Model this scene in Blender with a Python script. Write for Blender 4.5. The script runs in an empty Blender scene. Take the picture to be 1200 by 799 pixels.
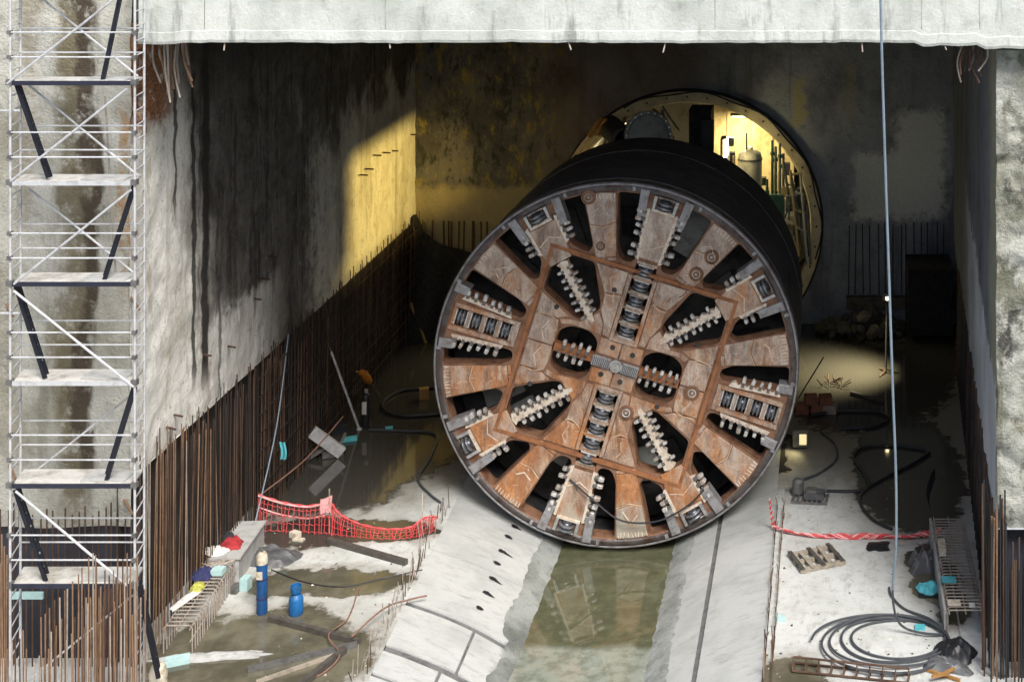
import bpy, math, random
from mathutils import Vector, Matrix, noise as mnoise
R = math.radians
random.seed(7)
scene = bpy.context.scene
col = scene.collection

# ------------------------------------------------------------------ camera, sky, sun, exposure
FPX, VX, VY, CH = 1600.0, 970.0, -140.0, 17.5      # focal length (px of a 1200 px frame), principal point, camera height
cd = bpy.data.cameras.new('camera'); cam = bpy.data.objects.new('camera', cd); col.objects.link(cam)
cam.location = (0, 0, CH); cam.rotation_euler = (R(90), 0, 0)
cd.sensor_width = 36; cd.lens = FPX / 1200 * 36
cd.shift_x = (600 - VX) / 1200; cd.shift_y = -(399.5 - VY) / 1200
cd.clip_end = 1000
scene.camera = cam

SUN_EL, SUN_AZ = 50.0, 30.0          # sun behind the camera and a little to its right
world = bpy.data.worlds.new('World'); scene.world = world; world.use_nodes = True
wn = world.node_tree.nodes; wl = world.node_tree.links; wn.clear()
sky = wn.new('ShaderNodeTexSky'); sky.sky_type = 'NISHITA'; sky.sun_disc = False
sky.sun_elevation = R(SUN_EL); sky.sun_rotation = R(180 - SUN_AZ); sky.air_density = 1.0; sky.dust_density = 4.0
hs = wn.new('ShaderNodeHueSaturation'); hs.inputs['Saturation'].default_value = 1.2
bg = wn.new('ShaderNodeBackground'); bg.inputs['Strength'].default_value = 0.11
wo = wn.new('ShaderNodeOutputWorld')
wl.new(sky.outputs[0], hs.inputs['Color']); wl.new(hs.outputs[0], bg.inputs['Color']); wl.new(bg.outputs[0], wo.inputs['Surface'])
sd = bpy.data.lights.new('sun', 'SUN'); sun = bpy.data.objects.new('sun', sd); col.objects.link(sun)
sd.energy = 2.3; sd.angle = R(22); sd.color = (1.0, 0.97, 0.93)
sv = Vector((math.sin(R(SUN_AZ)) * math.cos(R(SUN_EL)), -math.cos(R(SUN_AZ)) * math.cos(R(SUN_EL)), math.sin(R(SUN_EL))))
sun.rotation_euler = sv.to_track_quat('Z', 'Y').to_euler(); sun.location = (0, -20, 60)
vs = scene.view_settings
vs.view_transform = 'Standard'; vs.look = 'None'; vs.exposure = 0.95; vs.gamma = 1.0; vs.use_curve_mapping = False
scene.render.engine = 'CYCLES'
scene.cycles.use_denoising = True
scene.cycles.max_bounces = 8; scene.cycles.diffuse_bounces = 5; scene.cycles.sample_clamp_indirect = 6

# ------------------------------------------------------------------ measures: photo pixel -> place
def F(px, py, z=0.0):                       # point at height z seen at that pixel
    s = (py - VY) / (CH - z)
    return Vector(((px - VX) / s, FPX / s, z))
def P(px, py, y):                           # point at depth y
    s = FPX / y
    return Vector(((px - VX) / s, y, CH - (py - VY) / s))

# ------------------------------------------------------------------ materials
class NT:
    def __init__(s, name):
        s.m = bpy.data.materials.new(name); s.m.use_nodes = True
        s.t = s.m.node_tree; s.n = s.t.nodes; s.l = s.t.links; s.n.clear()
        s.out_ = s.n.new('ShaderNodeOutputMaterial'); s.b = s.n.new('ShaderNodeBsdfPrincipled')
        s.l.new(s.b.outputs[0], s.out_.inputs[0])
        s.geo = s.n.new('ShaderNodeNewGeometry'); s.pos = s.geo.outputs['Position']; s._sep = None
    def put(s, sock, v):
        if isinstance(v, bpy.types.NodeSocket): s.l.new(v, sock)
        elif isinstance(v, (tuple, list)) and sock.type == 'RGBA': sock.default_value = (v[0], v[1], v[2], 1)
        else: sock.default_value = v
    def xyz(s, v=None):
        if v is None:
            if s._sep is None:
                q = s.n.new('ShaderNodeSeparateXYZ'); s.l.new(s.pos, q.inputs[0]); s._sep = q.outputs
            return s._sep
        q = s.n.new('ShaderNodeSeparateXYZ'); s.l.new(v, q.inputs[0]); return q.outputs
    def m_(s, op, a, b=0.0, clamp=False):
        q = s.n.new('ShaderNodeMath'); q.operation = op; q.use_clamp = clamp
        s.put(q.inputs[0], a); s.put(q.inputs[1], b); return q.outputs[0]
    def vm(s, op, a, b):
        q = s.n.new('ShaderNodeVectorMath'); q.operation = op
        s.put(q.inputs[0], a); s.put(q.inputs[1], b); return q.outputs[1] if op in ('LENGTH', 'DISTANCE') else q.outputs[0]
    def noise(s, scale, sc=(1, 1, 1), detail=5, rough=0.6, off=(0, 0, 0), color=False, vec=None):
        v = s.vm('MULTIPLY', vec or s.pos, sc)
        if off != (0, 0, 0): v = s.vm('ADD', v, off)
        q = s.n.new('ShaderNodeTexNoise'); s.l.new(v, q.inputs['Vector'])
        q.inputs['Scale'].default_value = scale; q.inputs['Detail'].default_value = detail; q.inputs['Roughness'].default_value = rough
        return q.outputs['Color' if color else 'Fac']
    def st(s, x, lo, hi, a=0.0, b=1.0):
        q = s.n.new('ShaderNodeMapRange'); q.interpolation_type = 'SMOOTHSTEP'
        s.put(q.inputs[0], x); q.inputs[1].default_value = lo; q.inputs[2].default_value = hi
        q.inputs[3].default_value = a; q.inputs[4].default_value = b; return q.outputs[0]
    def mix(s, f, a, b, blend='MIX'):
        q = s.n.new('ShaderNodeMix'); q.data_type = 'RGBA'; q.blend_type = blend
        s.put(q.inputs[0], f); s.put(q.inputs[6], a); s.put(q.inputs[7], b); return q.outputs[2]
    def ellipse(s, vec, c, rad):            # 1 in the middle, 0 on the rim
        d = s.vm('MULTIPLY', s.vm('SUBTRACT', vec, c), tuple(0.0 if r is None else 1.0 / r for r in rad))
        return s.m_('SUBTRACT', 1.0, s.vm('LENGTH', d, (0, 0, 0)))
    def done(s, color, rough=0.8, metal=0.0, bump=None, dist=0.02, strength=1.0, spec=None, **kw):
        s.put(s.b.inputs['Base Color'], color); s.put(s.b.inputs['Roughness'], rough); s.put(s.b.inputs['Metallic'], metal)
        if spec is not None: s.put(s.b.inputs['Specular IOR Level'], spec)
        for k, v in kw.items(): s.put(s.b.inputs[k.replace('_', ' ')], v)
        if bump is not None:
            q = s.n.new('ShaderNodeBump'); q.inputs['Distance'].default_value = dist; s.put(q.inputs['Strength'], strength)
            s.l.new(bump, q.inputs['Height']); s.l.new(q.outputs[0], s.b.inputs['Normal'])
        return s.m

MAT = {}
def simple(name, c, rough=0.6, metal=0.0, var=0.35, scale=6.0, dark=(0.3, 0.3, 0.3), bump=0.006, sc=(1, 1, 1), spec=None):
    t = NT(name)
    n1 = t.noise(scale, sc, 6, 0.65); n2 = t.noise(scale * 5.3, sc, 3, 0.6, (3, 7, 1))
    f = t.m_('MULTIPLY', t.st(n1, 0.42, 0.68), var)
    cc = t.mix(f, c, tuple(c[i] * dark[i] for i in range(3)))
    cc = t.mix(t.m_('MULTIPLY', t.st(n2, 0.5, 0.75), var * 0.5), cc, tuple(min(1, x * 1.35) for x in c))
    r = t.st(n1, 0.3, 0.7, rough * 0.85, min(1, rough * 1.15))
    MAT[name] = t.done(cc, r, metal, n2, bump, spec=spec)
    return MAT[name]

def emit(name, c, strength):
    t = NT(name); t.done((0.8, 0.8, 0.8), 0.5)
    t.put(t.b.inputs['Emission Color'], c); t.b.inputs['Emission Strength'].default_value = strength
    MAT[name] = t.m; return t.m

def concrete(name, base, stain, streaks=0.5, blotch=0.5, rough=0.9, bump=0.03, extra=None, streak_sc=(2.2, 2.2, 0.12), off=0.0):
    t = NT(name)
    big = t.noise(0.55, (1, 1, 0.7), 6, 0.62, (off, off, 0)); mid = t.noise(2.6, (1, 1, 1), 8, 0.7, (off, 3, 0)); fine = t.noise(16, (1, 1, 1), 4, 0.65)
    sk = t.noise(1.0, streak_sc, 6, 0.62, (5 + off, 0, 0))
    c = t.mix(t.m_('MULTIPLY', t.st(big, 0.42, 0.68), blotch), base, stain)
    c = t.mix(t.m_('MULTIPLY', t.st(mid, 0.5, 0.72), 0.45 * blotch + 0.1), c, tuple(x * 0.55 for x in stain))
    c = t.mix(t.m_('MULTIPLY', t.st(sk, 0.53, 0.7), streaks), c, tuple(x * 0.6 for x in stain))
    c = t.mix(t.m_('MULTIPLY', t.st(fine, 0.35, 0.7), 0.22), c, tuple(x * 0.6 for x in base))
    if extra: c = extra(t, c, big, mid, fine)
    h = t.m_('ADD', t.m_('MULTIPLY', mid, 1.0), t.m_('MULTIPLY', fine, 0.35))
    MAT[name] = t.done(c, rough, 0, h, bump)
    return MAT[name]

# head wall behind the scaffold: pale, with brown seepage down its middle and patches of raw rock-like spray concrete
def x_head(t, c, big, mid, fine):
    o = t.xyz(); wob = t.m_('MULTIPLY', t.m_('SUBTRACT', t.noise(0.9, (1, 1, 0.5), 5, 0.6, (11, 0, 0)), 0.5), 1.6)
    x = t.m_('ADD', o[0], wob)
    for xc, w, z0, z1, amt, colr in ((-16.85, 0.45, 2.8, 17.5, 0.7, (0.13, 0.11, 0.06)), (-16.55, 0.24, 3.5, 17.5, 0.8, (0.06, 0.045, 0.028)), (-18.4, 0.5, 4, 9, 0.45, (0.2, 0.19, 0.14)), (-17.9, 0.3, 9, 16, 0.4, (0.17, 0.13, 0.07)), (-15.75, 0.12, 8, 12.8, 0.55, (0.28, 0.15, 0.05))):
        f = t.m_('MULTIPLY', t.st(t.m_('ABSOLUTE', t.m_('SUBTRACT', x, xc)), w * 0.35, w * 1.25, 1, 0), t.m_('MULTIPLY', t.st(o[2], z0, z0 + 1.2), t.st(o[2], z1 - 0.8, z1, 1, 0)))
        f = t.m_('MULTIPLY', f, t.st(mid, 0.3, 0.5)); c = t.mix(t.m_('MULTIPLY', f, amt * 1.3, True), c, colr)
    return c
concrete('concrete_head', (0.46, 0.46, 0.41), (0.24, 0.225, 0.16), 0.45, 0.75, bump=0.10, extra=x_head)

# left wall of the chamber: pale at the mouth, soot and painted shade inside, two thick black runs of seepage
def x_left(t, c, big, mid, fine):
    o = t.xyz()
    wob = t.m_('MULTIPLY', t.m_('SUBTRACT', t.noise(1.4, (0.5, 1, 0.5), 6, 0.7, (2, 0, 0)), 0.5), 0.40)
    yy = t.m_('ADD', o[1], wob)
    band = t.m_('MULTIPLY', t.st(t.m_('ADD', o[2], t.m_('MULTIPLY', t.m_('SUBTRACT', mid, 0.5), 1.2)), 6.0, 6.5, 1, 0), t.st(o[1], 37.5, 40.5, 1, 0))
    soot_shade = t.m_('ADD', t.st(t.m_('ADD', o[1], t.m_('MULTIPLY', t.st(o[2], 7, 13), 1.2)), 32.6, 36.2), t.m_('MULTIPLY', t.m_('SUBTRACT', big, 0.5), 1.6))  # soot mixed with shade painted in, deepening towards the back
    soot_shade = t.m_('MULTIPLY', t.st(soot_shade, 0.15, 0.95), t.m_('SUBTRACT', 1.0, t.m_('MULTIPLY', t.m_('MULTIPLY', t.st(t.m_('ADD', o[1], t.m_('MULTIPLY', t.m_('SUBTRACT', mid, 0.5), 5.0)), 41.0, 43.5), t.st(t.m_('ADD', o[2], t.m_('MULTIPLY', t.m_('SUBTRACT', big, 0.5), 6.0)), 9.0, 10.5, 1, 0)), 0.88)))  # painted shade thinned out where the lamp patch falls
    soot_shade = t.m_('MULTIPLY', soot_shade, t.m_('SUBTRACT', 1.0, t.m_('MULTIPLY', band, 0.8))); c = t.mix(t.m_('MULTIPLY', band, 0.5), c, (0.80, 0.80, 0.76))
    brn = t.noise(1.3, (1, 1.3, 0.4), 8, 0.72, (6, 2, 9)); c = t.mix(t.m_('MULTIPLY', t.st(brn, 0.55, 0.66), 0.5), c, (0.24, 0.17, 0.09)); pit = t.noise(7.0, (1, 1, 0.8), 6, 0.7, (2, 2, 5)); c = t.mix(t.m_('MULTIPLY', t.st(pit, 0.57, 0.66), 0.45), c, (0.10, 0.09, 0.075))
    c = t.mix(t.m_('MULTIPLY', soot_shade, 0.93), c, t.mix(t.st(mid, 0.45, 0.62), (0.058, 0.049, 0.043), (0.012, 0.011, 0.012)))
    vst = t.noise(1.0, (1, 3.2, 0.16), 7, 0.7, (1, 5, 2)); c = t.mix(t.m_('MULTIPLY', t.m_('MULTIPLY', t.st(vst, 0.5, 0.62), soot_shade), 0.85), c, (0.02, 0.018, 0.018))
    vs2 = t.noise(1.0, (1, 4.5, 0.3), 8, 0.75, (4, 1, 7)); c = t.mix(t.m_('MULTIPLY', t.m_('MULTIPLY', t.st(vs2, 0.54, 0.64), soot_shade), 0.5), c, (0.24, 0.215, 0.19))
    pch = t.noise(0.9, (1, 1.1, 0.7), 8, 0.75, (9, 9, 1)); c = t.mix(t.m_('MULTIPLY', t.m_('MULTIPLY', t.st(pch, 0.52, 0.6), soot_shade), 0.45), c, (0.17, 0.16, 0.16)); pc2 = t.noise(4.5, (1, 1, 0.6), 7, 0.75, (3, 9, 1)); c = t.mix(t.m_('MULTIPLY', t.m_('MULTIPLY', t.st(pc2, 0.56, 0.64), soot_shade), 0.5), c, (0.20, 0.15, 0.10))
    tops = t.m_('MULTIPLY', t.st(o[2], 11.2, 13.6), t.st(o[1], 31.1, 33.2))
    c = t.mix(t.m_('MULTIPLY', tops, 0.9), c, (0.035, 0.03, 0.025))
    rust = t.m_('MULTIPLY', t.st(t.m_('ADD', o[2], t.m_('MULTIPLY', mid, 2.0)), 12.5, 13.2), t.st(o[1], 31.9, 33.3, 1, 0))
    c = t.mix(t.m_('MULTIPLY', t.m_('MULTIPLY', rust, t.st(mid, 0.3, 0.45)), 0.95), c, t.mix(t.st(fine, 0.4, 0.6), (0.34, 0.13, 0.03), (0.10, 0.035, 0.012)))
    for yc, w, z0, z1, a in ((32.75, 0.10, 9.0, 13.6, 0.85), (33.75, 0.13, 4.6, 12.9, 0.9), (34.45, 0.27, 4.4, 13.9, 0.97), (35.3, 0.10, 3.6, 7.5, 0.7), (36.3, 0.12, 8, 11.5, 0.6), (37.6, 0.14, 5, 9.5, 0.5)):
        f = t.m_('MULTIPLY', t.st(t.m_('ABSOLUTE', t.m_('SUBTRACT', yy, yc)), w * 0.55, w * 1.05, 1, 0), t.m_('MULTIPLY', t.st(o[2], z0, z0 + 1.0), t.st(o[2], z1 - 0.3, z1, 1, 0)))
        c = t.mix(t.m_('MULTIPLY', f, a), c, (0.018, 0.016, 0.014))
    return c
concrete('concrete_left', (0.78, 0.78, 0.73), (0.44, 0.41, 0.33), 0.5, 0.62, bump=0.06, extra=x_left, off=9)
concrete('concrete_beam', (0.53, 0.56, 0.53), (0.27, 0.30, 0.26), 0.75, 0.6, bump=0.03, off=21, streak_sc=(2.6, 2.6, 0.4))
def x_pier(t, c, big, mid, fine):
    a = t.noise(1.3, (1, 1, 0.8), 8, 0.72, (3, 3, 9)); c = t.mix(t.m_('MULTIPLY', t.st(a, 0.5, 0.6), 0.8), c, (0.12, 0.125, 0.085)); b = t.noise(0.7, (1, 1, 0.7), 7, 0.7, (8, 1, 2)); c = t.mix(t.m_('MULTIPLY', t.st(b, 0.57, 0.63), 0.85), c, (0.03, 0.03, 0.026)); d = t.noise(1.1, (1, 1, 0.4), 7, 0.7, (1, 7, 4)); return t.mix(t.m_('MULTIPLY', t.st(d, 0.56, 0.68), 0.5), c, (0.34, 0.27, 0.13))
concrete('concrete_right', (0.44, 0.455, 0.41), (0.19, 0.195, 0.14), 0.6, 0.9, bump=0.12, extra=x_pier, off=31)

def x_side(t, c, big, mid, fine):
    o = t.xyz(); nz = t.m_('MULTIPLY', t.m_('SUBTRACT', mid, 0.5), 2.0)
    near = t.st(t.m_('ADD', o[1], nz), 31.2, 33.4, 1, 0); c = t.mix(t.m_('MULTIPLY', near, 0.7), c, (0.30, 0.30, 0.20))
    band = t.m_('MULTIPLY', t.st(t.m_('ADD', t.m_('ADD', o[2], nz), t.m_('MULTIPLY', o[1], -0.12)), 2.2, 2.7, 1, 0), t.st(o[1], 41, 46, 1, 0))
    return t.mix(t.m_('MULTIPLY', band, 0.85), c, t.mix(t.st(big, 0.4, 0.6), (0.56, 0.60, 0.66), (0.42, 0.46, 0.52)))  # pale render low down, its lit look painted into the colour
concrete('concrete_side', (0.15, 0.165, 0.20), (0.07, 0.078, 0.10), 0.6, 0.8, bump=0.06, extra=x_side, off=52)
def x_back(t, c, big, mid, fine):
    o = t.xyz()
    pm = t.m_('MULTIPLY', t.m_('SUBTRACT', mid, 0.5), 2.2)
    moss = t.noise(2.2, (1, 1, 0.5), 8, 0.75, (7, 0, 3))
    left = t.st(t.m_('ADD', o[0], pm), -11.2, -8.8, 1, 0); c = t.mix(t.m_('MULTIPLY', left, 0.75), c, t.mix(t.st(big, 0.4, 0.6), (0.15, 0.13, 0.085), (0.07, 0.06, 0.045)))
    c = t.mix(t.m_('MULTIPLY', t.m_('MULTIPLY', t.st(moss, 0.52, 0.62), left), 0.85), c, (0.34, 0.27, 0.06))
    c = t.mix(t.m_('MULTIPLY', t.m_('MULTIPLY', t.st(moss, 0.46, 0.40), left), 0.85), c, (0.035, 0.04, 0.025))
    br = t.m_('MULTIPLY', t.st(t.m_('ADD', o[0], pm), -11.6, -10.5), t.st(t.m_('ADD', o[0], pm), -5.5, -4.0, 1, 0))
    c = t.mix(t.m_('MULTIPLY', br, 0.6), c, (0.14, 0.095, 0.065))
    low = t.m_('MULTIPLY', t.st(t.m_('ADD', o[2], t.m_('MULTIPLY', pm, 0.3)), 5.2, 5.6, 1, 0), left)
    c = t.mix(t.m_('MULTIPLY', low, 0.75), c, (0.42, 0.36, 0.2))  # yellow lamp light painted into the lower left of the wall
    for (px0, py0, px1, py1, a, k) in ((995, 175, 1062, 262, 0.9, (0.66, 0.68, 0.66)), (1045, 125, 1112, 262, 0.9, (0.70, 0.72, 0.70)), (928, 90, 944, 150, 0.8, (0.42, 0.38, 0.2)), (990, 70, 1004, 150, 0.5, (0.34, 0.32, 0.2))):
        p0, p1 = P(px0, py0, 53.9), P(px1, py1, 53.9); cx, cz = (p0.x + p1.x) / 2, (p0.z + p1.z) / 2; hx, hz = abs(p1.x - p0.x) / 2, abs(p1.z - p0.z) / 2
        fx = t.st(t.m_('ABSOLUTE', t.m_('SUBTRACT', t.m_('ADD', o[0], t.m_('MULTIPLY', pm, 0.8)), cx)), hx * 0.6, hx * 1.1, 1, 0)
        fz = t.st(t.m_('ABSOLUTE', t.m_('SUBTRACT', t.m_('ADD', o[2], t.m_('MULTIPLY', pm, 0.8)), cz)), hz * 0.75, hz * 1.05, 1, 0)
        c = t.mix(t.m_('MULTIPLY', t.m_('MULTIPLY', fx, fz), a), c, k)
    return c
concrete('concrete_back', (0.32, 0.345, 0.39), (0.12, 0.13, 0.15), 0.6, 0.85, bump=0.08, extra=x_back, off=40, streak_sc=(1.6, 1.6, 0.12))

# floor: pale screed with puddles (each puddle has its own outline)
WET = [(300, 452, 530, 604), (300, 606, 450, 640), (395, 612, 520, 634), (300, 664, 485, 700), (170, 716, 430, 830), (430, 380, 580, 480),
       (1000, 490, 1130, 622), (880, 330, 1130, 505), (1062, 632, 1120, 705), (885, 772, 965, 830), (1090, 690, 1130, 730), (880, 500, 925, 560)]
t = NT('floor_screed')
o = t.xyz(); wob = t.noise(0.75, (1, 1, 0), 6, 0.62, color=True)
pv = t.vm('ADD', t.pos, t.vm('MULTIPLY', t.vm('SUBTRACT', wob, (0.5, 0.5, 0.5)), (1.7, 1.7, 0)))
wet = None
for (a, b, c_, d) in WET:
    n0, n1 = F(a, b), F(c_, d); q0, q1 = F(a, (b + d) / 2), F(c_, (b + d) / 2)
    e = t.ellipse(pv, (q0.x / 2 + q1.x / 2, (n0.y + n1.y) / 2, 0), ((q1.x - q0.x) / 2 * 1.08, (n0.y - n1.y) / 2 * 1.08, None))
    wet = e if wet is None else t.m_('MAXIMUM', wet, e)
wet = t.m_('ADD', wet, t.m_('MULTIPLY', t.m_('SUBTRACT', t.noise(3.0, (1, 1, 0), 8, 0.7, (3, 8, 0)), 0.5), 0.35)); wetm = t.st(wet, -0.03, 0.10); damp = t.st(wet, -0.5, 0.05)
big = t.noise(0.8, (1, 1, 1), 7, 0.65); mid = t.noise(4, (1, 1, 1), 7, 0.7); fine = t.noise(26, (1, 1, 1), 3, 0.6)
c = t.mix(t.m_('MULTIPLY', t.st(big, 0.4, 0.66), 0.5), (0.55, 0.575, 0.56), (0.36, 0.375, 0.355))
c = t.mix(t.m_('MULTIPLY', t.st(mid, 0.5, 0.68), 0.5), c, (0.24, 0.24, 0.21))
mud_ = t.noise(1.6, (1.4, 0.5, 1), 8, 0.72, (12, 4, 0)); c = t.mix(t.m_('MULTIPLY', t.st(mud_, 0.54, 0.66), 0.5), c, (0.25, 0.235, 0.19)); grit = t.noise(60, (1, 1, 1), 2, 0.5); c = t.mix(t.m_('MULTIPLY', t.st(grit, 0.62, 0.7), 0.5), c, (0.13, 0.12, 0.10))
c = t.mix(t.m_('MULTIPLY', t.st(fine, 0.5, 0.75), 0.2), c, (0.7, 0.7, 0.66))
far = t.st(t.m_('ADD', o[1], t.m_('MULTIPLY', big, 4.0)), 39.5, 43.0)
c = t.mix(t.m_('MULTIPLY', far, 0.75), c, (0.13, 0.12, 0.09))  # rear floor darkened in colour, standing in for the chamber's shade
c = t.mix(t.m_('MULTIPLY', damp, 0.45), c, (0.22, 0.20, 0.15))
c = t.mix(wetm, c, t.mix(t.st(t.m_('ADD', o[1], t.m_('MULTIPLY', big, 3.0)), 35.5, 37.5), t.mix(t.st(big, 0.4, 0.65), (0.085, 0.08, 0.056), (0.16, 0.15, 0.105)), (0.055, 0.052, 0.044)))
rgh = t.m_('SUBTRACT', t.m_('SUBTRACT', 0.9, t.m_('MULTIPLY', damp, 0.3)), t.m_('MULTIPLY', wetm, 0.54))
dry = t.m_('SUBTRACT', 1.0, wetm)
h = t.m_('MULTIPLY', t.m_('ADD', mid, t.m_('MULTIPLY', fine, 0.4)), dry)
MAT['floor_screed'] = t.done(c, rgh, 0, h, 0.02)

# sloping cradle slabs
t = NT('cradle_concrete')
o = t.xyz(); big = t.noise(0.7, (1, 1, 1), 7, 0.62); mid = t.noise(3.5, (0.5, 1.4, 0.5), 7, 0.7); fine = t.noise(22, (1, 1, 1), 3)
edge = t.noise(2.2, (0.6, 1, 0.6), 7, 0.7, (4, 4, 4))
c = t.mix(t.m_('MULTIPLY', t.st(big, 0.42, 0.66), 0.5), (0.47, 0.49, 0.48), (0.31, 0.33, 0.32))
c = t.mix(t.m_('MULTIPLY', t.st(mid, 0.5, 0.7), 0.5), c, (0.24, 0.25, 0.235))
c = t.mix(t.m_('MULTIPLY', t.st(fine, 0.45, 0.75), 0.15), c, (0.35, 0.35, 0.33))
zz = t.m_('ADD', o[2], t.m_('MULTIPLY', t.m_('SUBTRACT', edge, 0.5), 0.42))
wl_ = t.st(zz, -1.12, -1.02, 1, 0); wl2 = t.st(zz, -1.3, -1.15, 1, 0)
c = t.mix(t.m_('MULTIPLY', wl_, 0.75), c, (0.24, 0.255, 0.235)); c = t.mix(t.m_('MULTIPLY', wl2, 0.7), c, (0.13, 0.14, 0.115))
MAT['cradle_concrete'] = t.done(c, t.m_('SUBTRACT', 0.85, t.m_('MULTIPLY', wl_, 0.4)), 0, t.m_('ADD', mid, t.m_('MULTIPLY', fine, 0.4)), 0.02)

concrete('cradle_rough', (0.32, 0.345, 0.33), (0.12, 0.135, 0.12), 0.5, 0.95, 0.7, bump=0.05, off=14)
# trench water: murky olive, shoal of grey silt at the near end
t = NT('trench_water')
o = t.xyz(); b = t.noise(1.2, (1, 1, 1), 6, 0.65); b2 = t.noise(2.5, (1, 1, 1), 6, 0.7, (9, 2, 0))
near = t.st(t.m_('ADD', o[1], t.m_('MULTIPLY', t.m_('SUBTRACT', b, 0.5), 0.7)), 33.2, 33.6, 1, 0)
c = t.mix(t.st(b2, 0.4, 0.65), (0.085, 0.09, 0.052), (0.12, 0.125, 0.075))
c = t.mix(near, c, t.mix(t.st(b2, 0.42, 0.62), (0.26, 0.29, 0.245), (0.17, 0.19, 0.15)))
scum = t.noise(9, (1, 1, 1), 6, 0.75, (1, 6, 2)); c = t.mix(t.m_('MULTIPLY', t.st(scum, 0.65, 0.71), 0.4), c, (0.24, 0.25, 0.19))
MAT['trench_water'] = t.done(c, t.st(scum, 0.62, 0.7, 0.0, 0.4), 0, t.noise(1.6, (1, 1, 1), 2, 0.5), 0.0008, spec=1.0)

# cutter head steel: worn grey above, orange rust below and to the left
TC = Vector(((722 - VX) / 42.0, 38.1, CH - (428 - VY) / 42.0)); TS = 42.0; TA = R(17.2); TR = 5.07
t = NT('face_steel')
o = t.xyz(); d = t.vm('SUBTRACT', t.pos, tuple(TC)); od = t.xyz(d)
big = t.noise(0.9, (1, 1, 1), 6, 0.65); mid = t.noise(1.7, (1.5, 1, 0.7), 8, 0.68); sk = t.noise(1.6, (2.2, 1, 0.45), 7, 0.7, (3, 1, 8)); fine = t.noise(14, (1, 1, 1), 4, 0.7)
oi = t.n.new('ShaderNodeObjectInfo').outputs['Random']
low = t.m_('ADD', t.m_('MULTIPLY', od[2], -0.075), t.m_('MULTIPLY', od[0], -0.035))
rust = t.m_('ADD', t.m_('ADD', low, t.m_('MULTIPLY', t.m_('SUBTRACT', oi, 0.42), 0.5)), t.m_('ADD', t.m_('MULTIPLY', t.m_('SUBTRACT', sk, 0.5), 2.0), t.m_('MULTIPLY', t.m_('SUBTRACT', big, 0.5), 1.5)))
c = t.mix(t.st(mid, 0.38, 0.6), (0.55, 0.465, 0.40), (0.36, 0.285, 0.235))
c = t.mix(t.st(rust, -0.35, 0.35), c, t.mix(t.st(mid, 0.4, 0.62), (0.54, 0.35, 0.235), (0.38, 0.215, 0.13)))
c = t.mix(t.m_('MULTIPLY', t.st(rust, 0.12, 0.5), 0.9), c, t.mix(t.st(mid, 0.42, 0.6), (0.55, 0.245, 0.09), (0.39, 0.16, 0.06)))
vein = t.noise(3.0, (1.6, 1, 0.7), 8, 0.75, (1, 9, 4))
c = t.mix(t.m_('MULTIPLY', t.st(t.m_('ABSOLUTE', t.m_('SUBTRACT', vein, 0.5)), 0.0, 0.025, 1, 0), 0.5), c, (0.13, 0.07, 0.04))
c = t.mix(t.m_('MULTIPLY', t.st(fine, 0.58, 0.72), 0.35), c, (0.09, 0.05, 0.03))
c = t.mix(t.m_('MULTIPLY', t.st(t.noise(1.9, (1.6, 1, 0.45), 7, 0.7, (8, 8, 8)), 0.54, 0.66), 0.6), c, (0.66, 0.60, 0.51))
gr = t.noise(1.2, (1.8, 1, 0.6), 8, 0.75, (2, 7, 6)); c = t.mix(t.m_('MULTIPLY', t.st(gr, 0.53, 0.64), 0.62), c, (0.12, 0.075, 0.05)); sc2 = t.noise(5.5, (0.5, 1, 2.2), 6, 0.7, (6, 1, 3)); c = t.mix(t.m_('MULTIPLY', t.st(sc2, 0.6, 0.68), 0.55), c, (0.68, 0.61, 0.53))
mud = t.st(t.m_('ADD', od[2], t.m_('MULTIPLY', t.m_('SUBTRACT', mid, 0.5), 2.6)), -4.4, -3.7, 1, 0)
c = t.mix(t.m_('MULTIPLY', mud, 0.75), c, (0.40, 0.40, 0.34))
MAT['face_steel'] = t.done(c, t.st(mid, 0.3, 0.7, 0.42, 0.75), 0.15, t.m_('ADD', mid, fine), 0.02)

simple('face_dark', (0.25, 0.135, 0.08), 0.75, 0.1, 0.8, 3, (0.4, 0.3, 0.25))
simple('frame_rust', (0.33, 0.14, 0.06), 0.8, 0.05, 0.85, 2.5, (0.5, 0.5, 0.5))
simple('deep_steel', (0.055, 0.055, 0.052), 0.7, 0.2, 0.7, 2.5)
simple('panel_steel', (0.36, 0.38, 0.36), 0.6, 0.1, 0.6, 2.2)
simple('bare_steel', (0.60, 0.60, 0.60), 0.38, 0.75, 0.5, 7)
simple('gauge_steel', (0.33, 0.335, 0.35), 0.45, 0.3, 0.8, 4, (0.4, 0.3, 0.25))
simple('rim_steel', (0.12, 0.105, 0.10), 0.5, 0.35, 0.85, 2.5, (0.45, 0.25, 0.15), bump=0.02)
t = NT('tooth_tip'); oi = t.n.new('ShaderNodeObjectInfo').outputs['Random']; n1 = t.noise(9, (1, 1, 1), 5, 0.7); n2 = t.noise(2.2, (1, 1, 1), 4, 0.6, (5, 5, 5))
c = t.mix(t.st(oi, 0.35, 1.0), (0.66, 0.665, 0.65), (0.36, 0.335, 0.30)); c = t.mix(t.m_('MULTIPLY', t.st(n1, 0.45, 0.62), 0.6), c, (0.20, 0.15, 0.11)); c = t.mix(t.m_('MULTIPLY', t.st(n2, 0.5, 0.65), 0.5), c, (0.34, 0.20, 0.11))
MAT['tooth_tip'] = t.done(c, 0.45, 0.25, n1, 0.012)
simple('tooth_base', (0.18, 0.17, 0.165), 0.55, 0.4, 0.5, 7)
simple('hardfacing', (0.74, 0.67, 0.57), 0.6, 0.15, 0.6, 8, (0.5, 0.3, 0.15))
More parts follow.
